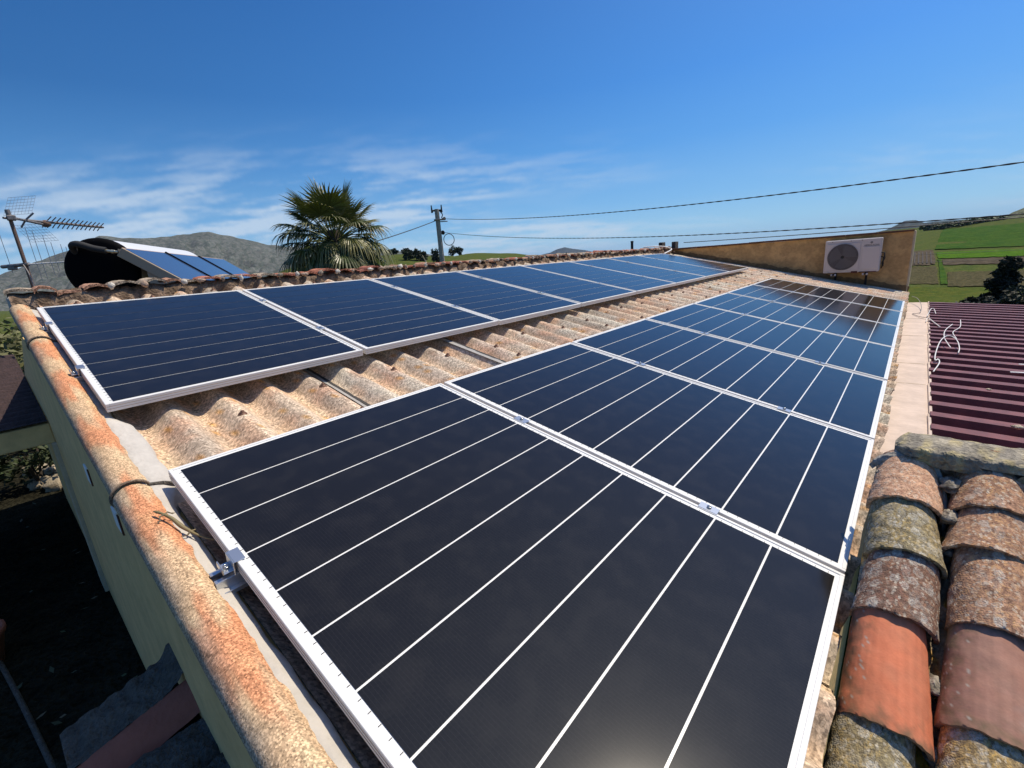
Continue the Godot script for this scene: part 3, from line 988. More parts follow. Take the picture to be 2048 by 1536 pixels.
	tube(st, [Vector3(0, 0.355, 0), Vector3(0, 0.385, 0)], 0.032, 12)
	obj("pipe_rim", st, M.gap, vp)

func build_right() -> void:
	# flat rendered ledge between the eave and the metal roof
	var l := thing("eave_ledge", "long flat pale pink rendered ledge beside the eave", "ledge")
	var st := begin()
	grid(st, 6, 60, func(a, b):
		var z := lerpf(-2.55, -9.95, b)
		var near := smoothstep(0.05, 0.0, b)
		return Vector3(lerpf(3.78 + 0.1 * near * (0.5 - a), 4.145 + 0.07 * b - 0.06 * near, a), -1.10 + 0.002 * noise.get_noise_2d(a * 100, z * 40) - 0.05 * near * near, z), null, false, false)
	obj("ledge_top", st, M.pink, l)
	obj("ledge_body", bx(Vector3(3.96, -1.42, -6.3), Vector3(0.35, 0.62, 7.25), 0.01), M.pink, l)
	st = begin()
	for k in 9:
		box(st, Vector3(4.155 + 0.0075 * k, -1.094, -2.75 - 0.8 * k - 0.4), Vector3(0.016, 0.02, 0.79), Basis(), 0.003)
	obj("ledge_edging", st, M.pink, l)
	for z in [-4.35, -5.1, -6.6, -8.0]:
		obj("ledge_joint", bx(Vector3(3.98, -1.0995, z), Vector3(0.33, 0.003, 0.006), 0.0, Basis(Vector3.UP, 0.04)), M.wall_trim, l)
	# ribbed metal roof
	var m := thing("metal_roof", "maroon ribbed metal sheet roof sloping gently away to the right of the ledge", "roof")
	var pitch := 0.258
	var ribs := 26
	var prof := [[0.0, 0.0], [0.118, 0.0], [0.138, 0.05], [0.228, 0.05], [0.248, 0.0], [0.258, 0.0]]
	var fall := 0.047
	for sidx in 7:
		st = begin()
		var pl := []
		for r in 4:
			for p in prof:
				if r > 0 and p[0] == 0.0:
					continue
				pl.append(Vector2(pitch * r + p[0], p[1]))
		for k in pl.size() - 1:
			var z0: float = -2.82 - sidx * pitch * 4 - pl[k].x
			var z1: float = -2.82 - sidx * pitch * 4 - pl[k + 1].x
			if z1 < -9.9:
				continue
			var lf := 0.0012 * (sidx % 2)
			var xs := 4.158 + 0.0095 * sidx
			var a := Vector3(xs, -1.122 + pl[k].y + lf, z0)
			var b := Vector3(xs, -1.122 + pl[k + 1].y + lf, z1)
			var d := Vector3(6.2, -6.2 * fall, 0)
			quad(st, a, b, b + d, a + d)
		var sh := obj("metal_sheet", st, M.maroon, m)
	obj("rafters", bx(Vector3(7.3, -1.42, -6.3), Vector3(6.1, 0.1, 7.0), 0.0, Basis(Vector3.BACK, -fall)), M.gap, m)
	obj("support_wall", bx(Vector3(7.3, -2.4, -9.75), Vector3(6.0, 1.8, 0.12)), M.cream_wall, m)
	# white wires left lying about
	var ca := thing("loose_white_cable", "thick loose white cable end lying in loops on the maroon roof", "cable")
	st = begin()
	tube(st, curve([Vector3(4.19, -1.07, -4.70), Vector3(4.23, -1.055, -4.98), Vector3(4.225, -1.05, -5.12), Vector3(4.205, -1.05, -5.06), Vector3(4.21, -1.04, -5.3), Vector3(4.24, -1.0, -5.66), Vector3(4.285, -0.99, -5.95), Vector3(4.335, -1.0, -6.05), Vector3(4.375, -1.02, -5.93), Vector3(4.385, -1.05, -5.7), Vector3(4.37, -1.06, -5.5)]), 0.0044, 7)
	obj("cable_run", st, M.white_cable, ca)
	st = begin()
	tube(st, curve([Vector3(4.375, -1.0, -6.87), Vector3(4.30, -0.99, -6.36), Vector3(4.285, -1.01, -6.0), Vector3(4.325, -1.05, -5.68)]), 0.0042, 7)
	obj("cable_end", st, M.white_cable, ca)
	var cb := thing("short_white_cable", "short kinked white cable farther up on the maroon roof", "cable")
	st = begin()
	tube(st, curve([Vector3(4.465, -1.02, -7.37), Vector3(4.445, -1.04, -6.95), Vector3(4.375, -1.05, -6.62), Vector3(4.395, -1.07, -6.31)]), 0.0042, 7)
	obj("cable_run", st, M.white_cable, cb)
	var cc := thing("thin_grey_wire", "thin grey wire curling over the far end of the pink ledge", "cable")
	st = begin()
	tube(st, curve([Vector3(4.0, -1.0, -9.95), Vector3(4.07, -1.0, -9.6), Vector3(4.12, -1.05, -9.1), Vector3(4.11, -1.085, -8.55), Vector3(4.03, -1.09, -8.45), Vector3(4.11, -1.085, -8.1), Vector3(4.2, -1.075, -7.9)]), 0.004, 6)
	obj("wire_run", st, M.grey_cable, cc)
	var cd := thing("thin_white_wire", "thin white wire arching from the ledge onto the far metal ribs", "cable")
	st = begin()
	tube(st, curve([Vector3(4.18, -1.08, -8.1), Vector3(4.215, -1.02, -8.4), Vector3(4.25, -1.03, -8.5), Vector3(4.27, -1.07, -8.3)]), 0.0045, 6)
	tube(st, curve([Vector3(4.165, -1.085, -7.62), Vector3(4.185, -1.06, -7.8), Vector3(4.235, -1.06, -7.42), Vector3(4.285, -1.06, -7.04)]), 0.0045, 6)
	obj("wire_run", st, M.white_cable, cd)
	var sp := [[4.52, -3.42, "flat pale stone on the nearest maroon rib"], [4.47, -4.24, "small white pebble on a maroon rib near the stone ridge"], [4.06, -6.0, "dark chip of tile on the edge of the pink ledge"]]
	for k in 3:
		st = begin()
		var pale := Color(0.78, 0.66, 0.5) if k < 2 else Color(0.3, 0.16, 0.12)
		blob(st, Vector3.ZERO, Vector3(0.026, 0.011, 0.02) * (1.0 if k == 0 else 0.6), 0.5, k * 5.0, 10, 7, func(_a, _b, _p): return pale)
		var yy: float = -1.066 if k < 2 else -1.095
		tag(obj("pebble", st, M.stone, self, Vector3(sp[k][0] if k < 2 else 4.185, yy, sp[k][1])), sp[k][2], "stone")
	for k in 2:
		st = bx(Vector3.ZERO, Vector3(0.26 - 0.08 * k, 0.008, 0.02), 0.002, Basis(Vector3.UP, 0.1))
		tag(obj("white_strip", st, M.white_cable, self, Vector3(4.78 + 0.04 * k, -1.096, -5.0 - 0.32 * k)), ["longer thin white slat lying across the maroon ribs", "shorter thin white slat lying beyond the longer one"][k], "slat")

func curve(p: Array, sub := 6) -> Array:
	var out := []
	var n := p.size()
	for i in n - 1:
		var a: Vector3 = p[maxi(i - 1, 0)]
		var b: Vector3 = p[i]
		var c: Vector3 = p[i + 1]
		var d: Vector3 = p[mini(i + 2, n - 1)]
		for k in sub:
			out.append(b.cubic_interpolate(c, a, d, float(k) / sub))
	out.append(p[n - 1])
	return out

func tile_at(x: float, s: float, off := 0.0) -> Vector3:
	return Vector3(x, -0.594 - s * 0.5, -1.407 + s * 0.866) + Vector3(0, 0.866, 0.5) * off

func build_tiled_roof() -> void:
	var h := thing("tiled_roof", "steep old roof of barrel clay tiles at the lower right", "roof")
	# [column x, upper s, lower s, colour, colour of the blotches, new clay?, tilt]
	var L := [
		[4.034, -0.06, 0.125, "skin_pink", null, false, 0.0],
		[4.036, 0.08, 0.288, "skin_olive", null, false, 0.02],
		[4.042, 0.23, 0.462, "skin_brown", null, false, -0.01],
		[4.034, 0.40, 0.712, Color(0.80, 0.26, 0.14), Color(0.66, 0.28, 0.17), true, 0.015],
		[4.026, 0.655, 0.95, "skin_olive", null, false, 0.0],
		[4.206, -0.10, 0.098, "skin_rust", null, false, 0.0],
		[4.206, 0.05, 0.222, "skin_rust", null, false, -0.02],
		[4.212, 0.17, 0.416, "skin_rust", null, false, 0.01],
		[4.208, 0.36, 0.642, Color(0.47, 0.25, 0.19), Color(0.40, 0.25, 0.2), true, 0.0],
		[4.204, 0.585, 0.88, "skin_ochre", null, false, 0.0],
		[4.375, -0.08, 0.15, "skin_rust", null, false, 0.0],
		[4.375, 0.09, 0.36, "skin_brown", null, false, 0.0],
		[4.375, 0.30, 0.58, "skin_pink", null, false, 0.0],
		[4.375, 0.52, 0.8, "skin_rust", null, false, 0.0]]
	var k := 0
	for d in L:
		var st := begin()
		var x0: float = d[0]; var s0: float = d[1]; var s1: float = d[2]
		var sd := k * 41.0
		var tilt: float = d[6]
		var f := func(a: float, b: float, inner: float) -> Vector3:
			var t := lerpf(-0.06, 1.06, a) * PI
			var r := lerpf(0.068, 0.0855, b) - inner
			var s := lerpf(s0, s1, b)
			var jag := 0.0055 * noise.get_noise_2d(a * 110 + sd, 5) if b > 0.97 else 0.0
			var off := lerpf(0.002, 0.002, b) - 0.088
			var w := (0.0015 if d[5] else 0.003) * noise.get_noise_2d(a * 70 + sd, b * 90) + (0.0004 if d[5] else 0.0012) * noise.get_noise_2d(a * 300 + sd, b * 320)
			return tile_at(x0 - (r + w) * cos(t) + tilt * (b - 0.5), s + jag, off + (r + w) * sin(t))
		var paint_ = null
		if d[5]:
			paint_ = func(a, b, _p):
				var m := clampf(0.5 + 1.3 * noise.get_noise_2d(a * 60 + sd, b * 80 + sd), 0, 1)
				var c: Color = (d[3] as Color).lerp(d[4], m * 0.45)
				c = c * (0.97 + 0.16 * noise.get_noise_2d(a * 400 + sd, b * 12))
				# crust creeps in from the left flank and the lower lip
				var e := clampf(maxf((0.34 - a) * 4.0, (b - 0.88) * 6.0) + 0.9 * noise.get_noise_2d(a * 150 + sd, b * 190), 0, 1)
				c = c.lerp(Color(0.20, 0.15, 0.095), e * 0.85)
				if noise.get_noise_2d(a * 420 + sd, b * 500) > 0.5 and a < 0.36:
					c = c.lerp(Color(0.60, 0.57, 0.5), 0.8)
				if k == 8:
					c = c.lerp(Color(0.52, 0.50, 0.46), 0.85 * smoothstep(0.0, 0.2, 0.22 - Vector2(a - 0.78, (b - 0.8) * 1.3).length() + 0.06 * noise.get_noise_2d(a * 160, b * 160)))
					c = c.lerp(Color(0.16, 0.13, 0.1), smoothstep(0.28, 0.16, b + 0.1 * noise.get_noise_2d(a * 200, b * 160)) * 0.8)
				return c
		grid(st, 54 if d[5] else 36, 60 if d[5] else 30, func(a, b): return f.call(a, b, 0.0), paint_, false, false)
		grid(st, 20, 4, func(a, b): return f.call(a, b, 0.010), (func(_a, _b, _p): return Color(0.25, 0.15, 0.11)) if d[5] else null, false, true)
		grid(st, 30, 1, func(a, b): return f.call(a, 1.0, 0.010 * b), (func(_a, _b, _p): return Color(0.42, 0.29, 0.2)) if d[5] else null, false, false)
		for e in 2:
			grid(st, 1, 10, func(a, b): return f.call(float(e), b, 0.010 * a), (func(_a, _b, _p): return Color(0.4, 0.28, 0.2)) if d[5] else null, false, e == 0)
		obj("roof_tile", st, M.new_clay if d[5] else M[d[3]], h)
		k += 1
	# the bed of mortar between the columns, with orange lichen
	var st := begin()
	grid(st, 90, 90, func(a, b):
		var x := lerpf(3.958, 4.62, a)
		var s := lerpf(-0.1, 1.0, b)
		var dx := absf(fposmod(x - 4.036 + 0.086, 0.172) - 0.086)
		return tile_at(x, s, -0.105 - 0.02 * smoothstep(0.05, 0.086, dx) + 0.012 * noise.get_noise_2d(x * 420, s * 330) + (0.02 * smoothstep(0.3, 0.5, noise.get_noise_2d(x * 200, s * 160)))),
		func(_a, _b, p):
			var c := Color(0.62, 0.50, 0.36).lerp(Color(0.36, 0.30, 0.22), 0.5 + noise.get_noise_2d(p.x * 300, p.z * 300))
			return c.lerp(Color(0.98, 0.50, 0.06), smoothstep(0.12, 0.4, noise.get_noise_2d(p.x * 240 + 80, p.z * 170)) * 0.9), false, false)
	obj("mortar_bed", st, M.old_mortar, h)
	# grey mortar smeared over the top left tile and along its side
	st = begin()
	grid(st, 40, 14, func(a, b):
		var t := lerpf(0.05, 1.02, a) * PI
		var w := 0.018 + 0.02 * smoothstep(0.62, 1.0, a) + 0.008 * noise.get_noise_1d(a * 90)
		var s: float = -0.035 + (0.15 * smoothstep(0.66, 1.0, a)) + w * (b - 0.5) * 2.0
		var r := 0.084 + 0.008 * sin(b * PI) + 0.005 * noise.get_noise_2d(a * 120, b * 60)
		return tile_at(4.034 - r * cos(t), s, -0.108 + r * sin(t)),
		func(_a, _b, p): return Color(0.62, 0.58, 0.52) * (0.85 + 0.4 * noise.get_noise_2d(p.x * 400, p.z * 400)), false, false)
	obj("mortar_smear", st, M.stone, h)
	for q in [[4.128, 0.12, -0.06, 0.02], [4.122, 0.02, -0.05, 0.024], [4.13, 0.21, -0.085, 0.014], [3.972, 0.46, -0.085, 0.017], [3.975, 0.80, -0.085, 0.02], [4.128, 0.70, -0.1, 0.018], [4.12, 0.56, -0.09, 0.02], [3.985, 0.02, -0.07, 0.026]]:
		st = begin()
		blob(st, tile_at(q[0], q[1], q[2]), Vector3(q[3], q[3] * 0.8, q[3] * 1.5), 0.6, q[1] * 50, 10, 8, func(_a, _b, p): return Color(0.55, 0.5, 0.42).lerp(Color(0.15, 0.13, 0.1), clampf(0.4 + 2.0 * noise.get_noise_2d(p.x * 900, p.z * 900), 0, 1)))
		obj("mortar_lump", st, M.stone, h)
	# the stone-like ridge course along the top
	st = begin()
	grid(st, 70, 26, func(a, b):
		var x := lerpf(3.995, 4.66, a)
		var t: float = b * TAU
		var e := sqrt(clampf(minf((a + 0.004) / 0.045, 1.0), 0, 1))
		var n := 1.0 + 0.16 * noise.get_noise_2d(x * 170, cos(t) * 40 + sin(t) * 27) + 0.10 * noise.get_noise_2d(x * 500, cos(t) * 110 + sin(t) * 90)
		var cy := signf(sin(t)) * pow(absf(sin(t)), 0.45)
		var cz := signf(cos(t)) * pow(absf(cos(t)), 0.5)
		var droop := -0.02 * smoothstep(0.2, 0.6, noise.get_noise_1d(x * 160)) if sin(t) < 0 else 0.0
		return Vector3(x, -0.587 - 0.012 * a + 0.030 * cy * n * e + droop, -1.505 + 0.075 * cz * (0.6 + 0.4 * n) * e),
		func(_a, _b, p):
			var c := Color(0.56, 0.50, 0.38).lerp(Color(0.33, 0.30, 0.25), clampf(0.5 + 1.4 * noise.get_noise_2d(p.x * 260, p.z * 500), 0, 1))
			return c.lerp(Color(0.80, 0.66, 0.30), smoothstep(0.05, 0.4, noise.get_noise_2d(p.x * 380 + 60, p.z * 380)) * 0.6), false, false)
	obj("ridge_stone", st, M.stone, h)
	obj("roof_body", bx(tile_at(4.34, 0.5, -0.19), Vector3(0.72, 0.08, 1.2), 0.0, Basis(Vector3.RIGHT, PI / 6)), M.gap, h)

func build_left() -> void:
	# porch on the gable
	var p := thing("porch", "shaded porch with a dark ribbed roof and a cream beam against the gable wall", "porch")
	obj("beam", bx(Vector3(-0.94, -0.945, 1.4), Vector3(0.12, 0.155, 2.62), 0.006), M.cream_wall, p)
	var st := begin()
	grid(st, 170, 24, func(a, b):
		var x := lerpf(-0.86, -3.7, a)
		var z := lerpf(0.095, 2.7, b)
		return Vector3(x, -0.855 + 0.115 * (-0.86 - x) + 0.014 * sin(x * TAU / 0.13) + 0.006 * noise.get_noise_2d(x * 150, z * 150), z), null, false, true)
	obj("roof_sheet", st, M.dark_tiles, p)
	obj("pilaster", bx(Vector3(-0.93, -1.68, 0.10), Vector3(0.24, 1.32, 0.03), 0.004), M.wall_trim, p)
	obj("outer_pillar", bx(Vector3(-0.94, -1.68, 2.6), Vector3(0.2, 1.32, 0.2), 0.006), M.wall_trim, p)
	# low wall with a painted tile course
	var w := thing("low_wall", "low shaded wall with grey weathered coping and a red painted course, meeting the gable", "wall")
	st = begin()
	grid(st, 10, 60, func(a, b):
		var z := lerpf(0.09, 0.375, b)
		var x := lerpf(2.27, 2.40, a) + 0.004 * noise.get_noise_1d(z * 200)
		return Vector3(x, -1.10 - 0.22 * (z - 0.09) - 0.035 * a + 0.014 * noise.get_noise_2d(x * 320, z * 320) + 0.03 * smoothstep(0.15, 0.0, b), z), null, false, true)
	obj("coping", st, M.moss_slab, w)
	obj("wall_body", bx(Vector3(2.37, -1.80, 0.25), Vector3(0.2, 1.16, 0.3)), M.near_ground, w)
	st = begin()
	grid(st, 10, 40, func(a, b):
		var z := lerpf(0.09, 0.42, b)
		var x := lerpf(2.398, 2.505, a)
		return Vector3(x, -1.135 - 0.22 * (z - 0.09) - 0.05 * a * a + 0.004 * noise.get_noise_2d(x * 260, z * 160), z), null, false, true)
	obj("painted_course", st, M.red_paint, w)
	# mossy slabs this side of it
	var s := thing("mossy_slabs", "dark mossy roof slabs beside the red painted course at the foot of the gable", "slabs")
	for d in [[2.505, 2.655], [2.675, 2.86], [2.88, 3.1]]:
		st = begin()
		grid(st, 10, 40, func(a, b):
			var z := lerpf(0.09, 0.42, b)
			var x := lerpf(d[0], d[1], a)
			return Vector3(x, -1.19 - 0.015 * a + 0.014 * noise.get_noise_2d(x * 300, z * 300) - (0.05 if a < 0.01 or a > 0.99 else 0.0), z), null, false, true)
		obj("slab", st, M.moss_slab, s)
	obj("slab_bed", bx(Vector3(2.8, -1.82, 0.25), Vector3(0.62, 1.15, 0.3)), M.gap, s)
	var pot := thing("clay_pot", "orange clay pot in the shade at the left edge", "pot", Vector3(-0.52, GROUND, 0.80))
	st = begin()
	lathe(st, [Vector2(0, 0), Vector2(0.10, 0), Vector2(0.15, 0.22), Vector2(0.165, 0.225), Vector2(0.165, 0.26), Vector2(0.14, 0.26), Vector2(0.13, 0.22)], 20)
	obj("pot_body", st, M.red_paint, pot)
	st = begin()
	lathe(st, [Vector2(0, 0.22), Vector2(0.132, 0.22)], 16)
	obj("soil", st, M.near_ground, pot)
	st = begin()
	tube(st, curve([Vector3(-0.45, GROUND + 0.03, 0.72), Vector3(0.0, GROUND + 0.02, 0.66), Vector3(0.5, GROUND + 0.02, 0.60), Vector3(1.2, GROUND + 0.02, 0.52)]), 0.014, 6)
	tag(obj("garden_hose", st, M.moss_slab), "thin dark hose lying on the dark ground by the clay pot", "hose")
	st = begin()
	st.set_smooth_group(4294967295)
	for k in 60:
		var c := Vector3(rng.randf_range(-4.0, 2.2), GROUND + 0.03, rng.randf_range(0.15, 1.4))
		var a := Vector3(rng.randfn(), rng.randfn() * 0.3, rng.randfn()).normalized() * rng.randf_range(0.015, 0.035)
		var b := a.cross(Vector3.UP).normalized() * rng.randf_range(0.008, 0.016)
		st.set_color([Color(0.14, 0.11, 0.06), Color(0.06, 0.08, 0.03), Color(0.05, 0.06, 0.03)][k % 3])
		for v in [c - a, c + b, c + a, c - a, c + a, c - b]:
			st.add_vertex(v)
	var lf := obj("fallen_leaves", st, M.foliage)
	tag(lf, "fallen leaves strewn over the dark earth beside the gable", "leaves")
	lf.set_meta("kind", "stuff")
	# planting and stones in the shade beyond
	var spots := [[-4.5, 0.25, 0.55, 0.7, "leafy shrub lit by the sun under the end of the porch"], [-5.6, 0.9, 0.5, 0.5, "dark leafy shrub left of the sunlit shrub"], [-2.6, 1.3, 0.6, 0.35, "low dark plant on the shaded ground under the porch"], [-0.9, 1.15, 0.5, 0.3, "low dark plant growing between the porch and the pot"]]
	for q in spots:
		var sh := thing("shrub", q[4], "shrub", Vector3(q[0], GROUND, q[1]))
		st = begin()
		leaves(st, Vector3(0, q[3] * 0.55, 0), Vector3(q[2], q[3] * 0.5, q[2]), 900, 0.05, Color(0.034, 0.05, 0.016))
		obj("foliage", st, M.foliage, sh)
		st = begin()
		for k in 5:
			var d := Vector3(rng.randf_range(-0.2, 0.2), q[3] * 0.7, rng.randf_range(-0.2, 0.2))
			tube(st, [Vector3.ZERO, d * 0.5 + Vector3(0.02, 0, 0), d], [0.02, 0.014, 0.006], 5)
		obj("stem", st, M.bark, sh)
	for k in 7:
		st = begin()
		var r := rng.randf_range(0.08, 0.2)
		blob(st, Vector3.ZERO, Vector3(r, r * 0.6, r * 0.8), 0.6, k * 3.0, 12, 8, func(_a, _b, p): return Color(0.62, 0.52, 0.38) * (0.8 + 0.5 * noise.get_noise_2d(p.x * 60, p.z * 60)))
		tag(obj("rubble_stone", st, M.stone, self, Vector3(-4.0 - 0.26 * k, GROUND + 0.04, -0.05 + 0.16 * (k % 3))), "%s pale rough stone from the gable in the heap by the sunlit shrub" % ORD[k], "stone", "stones heaped by the shrub")

func build_heater() -> void:
	var h := thing("solar_water_heater", "solar water heater with a dark tank end and three blue glass collectors behind the ridge", "water heater")
	var a := Vector3(-0.853, 0, -0.522)
	var e := Vector3(0.522, 0, -0.853)
	var c0 := Vector3(-1.84, 0.27, -0.62)
	var bs := Basis(e, a, e.cross(a))
	var st := begin()
	lathe(st, [Vector2(0.285, 0.0), Vector2(0.285, 2.12), Vector2(0.25, 2.155), Vector2(0, 2.16)], 40, c0, bs)
	obj("tank", st, M.tank, h)
	st = begin()
	lathe(st, [Vector2(0, -0.022), Vector2(0.25, -0.02), Vector2(0.282, -0.008), Vector2(0.293, 0.02), Vector2(0.293, 0.045), Vector2(0.284, 0.046)], 40, c0, bs)
	obj("tank_end", st, M.tank_cap, h)
	st = begin()
	var q := func(x: float, y: float, o: float) -> Vector3: return c0 + e * x + Vector3.UP * y - a * o
	tube(st, curve([q.call(-0.16, 0.15, -0.02), q.call(-0.15, 0.22, 0.05), q.call(-0.09, 0.235, 0.08), q.call(0.02, 0.19, 0.085), q.call(0.11, 0.165, 0.085)]), 0.03, 12)
	obj("pipe_insulation", st, M.black_rubber, h)
	st = begin()
	tube(st, [q.call(0.10, 0.167, 0.085), q.call(0.2, 0.145, 0.085)], 0.014, 10)
	tube(st, [q.call(0.15, 0.156, 0.085), q.call(0.175, 0.15, 0.085)], 0.019, 6)
	obj("pipe_fitting", st, M.brass, h)
	st = begin()
	tube(st, [q.call(0.195, 0.147, 0.085), q.call(0.225, 0.14, 0.07), q.call(0.23, 0.12, 0.0)], 0.03, 10)
	obj("pipe_elbow", st, M.black_rubber, h)
	var al := deg_to_rad(38)
	var sl := e * cos(al) + Vector3.DOWN * sin(al)
	var nn := e * sin(al) + Vector3.UP * cos(al)
	var p0 := Vector3(-1.61, 0.455, -0.765)
	var at := 0.0
	for w in [1.0, 1.13, 1.2]:
		var cc: Vector3 = p0 + a * (at + w / 2) + sl * 0.85 - nn * 0.045
		var cb := Basis(sl, nn, sl.cross(nn))
		var col := obj("collector", bx(cc, Vector3(1.7, 0.09, w - 0.02), 0.004, cb), M.collector_side, h)
		obj("collector_glass", bx(cc + nn * 0.0465, Vector3(1.66, 0.004, w - 0.045), 0.001, cb), M.collector_glass, col)
		if at > 0.0:
			obj("collector_joint", bx(p0 + a * at + sl * 0.85 - nn * 0.02, Vector3(1.68, 0.07, 0.03), 0.0, cb), M.tank_cap, h)
		at += w
	for k in 4:
		st = begin()
		var b0: Vector3 = c0 + a * (0.25 + 0.85 * k) + e * (0.1 if k < 3 else 0.4)
		tube(st, [b0 + Vector3.DOWN * 0.2, Vector3(b0.x, -0.16 + 0.2217 * (b0.x + 0.35), b0.z)], 0.02, 6)
		obj("stand_leg", st, M.galvanised, h)
	st = begin()
	var g0: Vector3 = p0 + sl * 0.25 - nn * 0.092 + a * 0.03
	var g1: Vector3 = p0 + sl * 1.5 - nn * 0.092 + a * 0.03
	var g2 := Vector3(g0.x, g1.y, g0.z)
	for o in [0.0, 0.004]:
		st.set_smooth_group(4294967295)
		for v in ([g0, g1, g2] if o > 0.0 else [g0, g2, g1]):
			st.add_vertex(v + a * o)
	obj("stand_panel", st, M.collector_side, h)

func build_antenna() -> void:
	var h := thing("tv_antenna", "leaning looking rusty mast with a grid backed aerial above a long rod aerial", "antenna", Vector3(-3.47, -0.86, -0.229))
	var st := begin()
	tube(st, [Vector3.ZERO, Vector3(0, 1.83, 0)], 0.017, 10)
	obj("mast", st, M.antenna_rust, h)
	st = begin()
	tube(st, [Vector3(0, 1.80, 0) , Vector3(0, 1.86, 0)], 0.022, 8)
	box(st, Vector3(0.02, 1.775, -0.01), Vector3(0.09, 0.05, 0.07), Basis(), 0.006)
	obj("mast_clamp", st, M.galvanised, h)
	var d := Vector3(-0.684, 0, -0.729)
	var e := Vector3(0.729, 0, -0.684)
	var o := Vector3(0.0, 1.772, 0.0)
	st = begin()
	tube(st, [o - d * 0.07, o + d * 1.22], 0.012, 8)
	tube(st, [o + d * 0.02 + Vector3(0, 0.012, 0), o + d * 0.36 + Vector3(0, -0.03, 0)], 0.014, 8)
	var boom := obj("boom", st, M.galvanised, h)
	var tick := (e * 0.057 + Vector3.UP * 0.046).normalized()
	for k in 13:
		var q: Vector3 = o + d * (0.42 + 0.063 * k)
		st = begin()
		var l := 0.088 - 0.0015 * k
		tube(st, [q - tick * l, q + Vector3(0, 0.008, 0), q + tick * l], 0.0055, 5)
		tube(st, [q - d * 0.012, q + d * 0.012], 0.017, 6)
		obj("element", st, M.antenna_rust, boom)
	st = begin()
	blob(st, o + d * 0.40 + Vector3(0, -0.02, 0), Vector3(0.045, 0.04, 0.045), 0.2, 3.0, 12, 8)
	obj("dipole_box", st, M.antenna_rust, boom)
	st = begin()
	for s in [-1.0, 1.0]:
		tube(st, [o + d * 0.17, o + d * 0.19 + Vector3(0, s * 0.07, 0) + e * 0.09 * s], 0.009, 6)
		tube(st, [o + d * 0.36 + e * 0.05 * s, o + d * 0.36 + e * 0.14 * s + Vector3(0, -0.02 * s, 0)], 0.008, 5)
	obj("boom_stay", st, M.thin_metal, boom)
	# two wire grid reflectors set in a vee
	for s in [-1.0, 1.0]:
		st = begin()
		var b0: Vector3 = o + d * (0.10 if s > 0 else 0.17) + Vector3(0, s * 0.05, 0)
		var up: Vector3 = (Vector3.UP * s * 0.72 + d * 0.42).normalized()
		if s < 0:
			up = (Vector3.DOWN * 0.68 + d * 0.62).normalized()
		for i in 9:
			var x := lerpf(-0.15, 0.15, i / 8.0)
			tube(st, [b0 + e * x, b0 + e * x + up * 0.23], 0.0014, 4)
		for i in 7:
			var y := lerpf(0.0, 0.23, i / 6.0)
			tube(st, [b0 - e * 0.15 + up * y, b0 + e * 0.15 + up * y], 0.0014, 4)
		obj("reflector_grid", st, M.thin_metal, h)
	# lower aerial with long upright rods
	var d2 := Vector3(0.866, 0, -0.5)
	var o2 := Vector3(0.0, 1.29, 0.0)
	st = begin()
	tube(st, [o2 - d2 * 0.34, o2 + d2 * 0.05], 0.02, 8)
	box(st, o2 - d2 * 0.2 + Vector3(0, -0.025, 0), Vector3(0.1, 0.04, 0.04), Basis(d2, Vector3.UP, d2.cross(Vector3.UP)), 0.006)
	var b2 := obj("lower_boom", st, M.galvanised, h)
	st = begin()
	tube(st, [o2 + d2 * 0.05, o2 + d2 * 0.85 + Vector3(0, -0.02, 0)], 0.008, 6)
	obj("boom_tip", st, M.white_cable, b2)
	for k in 9:
		var t: float = [-0.22, -0.02, 0.16, 0.24, 0.36, 0.44, 0.56, 0.62, 0.72][k]
		var l: float = [0.5, 0.46, 0.38, 0.34, 0.28, 0.2, 0.17, 0.14, 0.12][k]
		st = begin()
		tube(st, [o2 + d2 * t + Vector3(0, -l * 0.5 * (1.0 if k > 1 else 0.3), 0), o2 + d2 * t + Vector3(0, l, 0)], 0.0028, 5)
		obj("rod", st, M.thin_metal, b2)
	st = begin()
	tube(st, curve([o2 + Vector3(0.03, 0, 0.02), o2 + Vector3(0.09, -0.15, 0), o2 + Vector3(0.14, -0.5, 0), o2 + Vector3(0.2, -1.0, 0)]), 0.006, 5)
	obj("feed_cable", st, M.grey_cable, h)

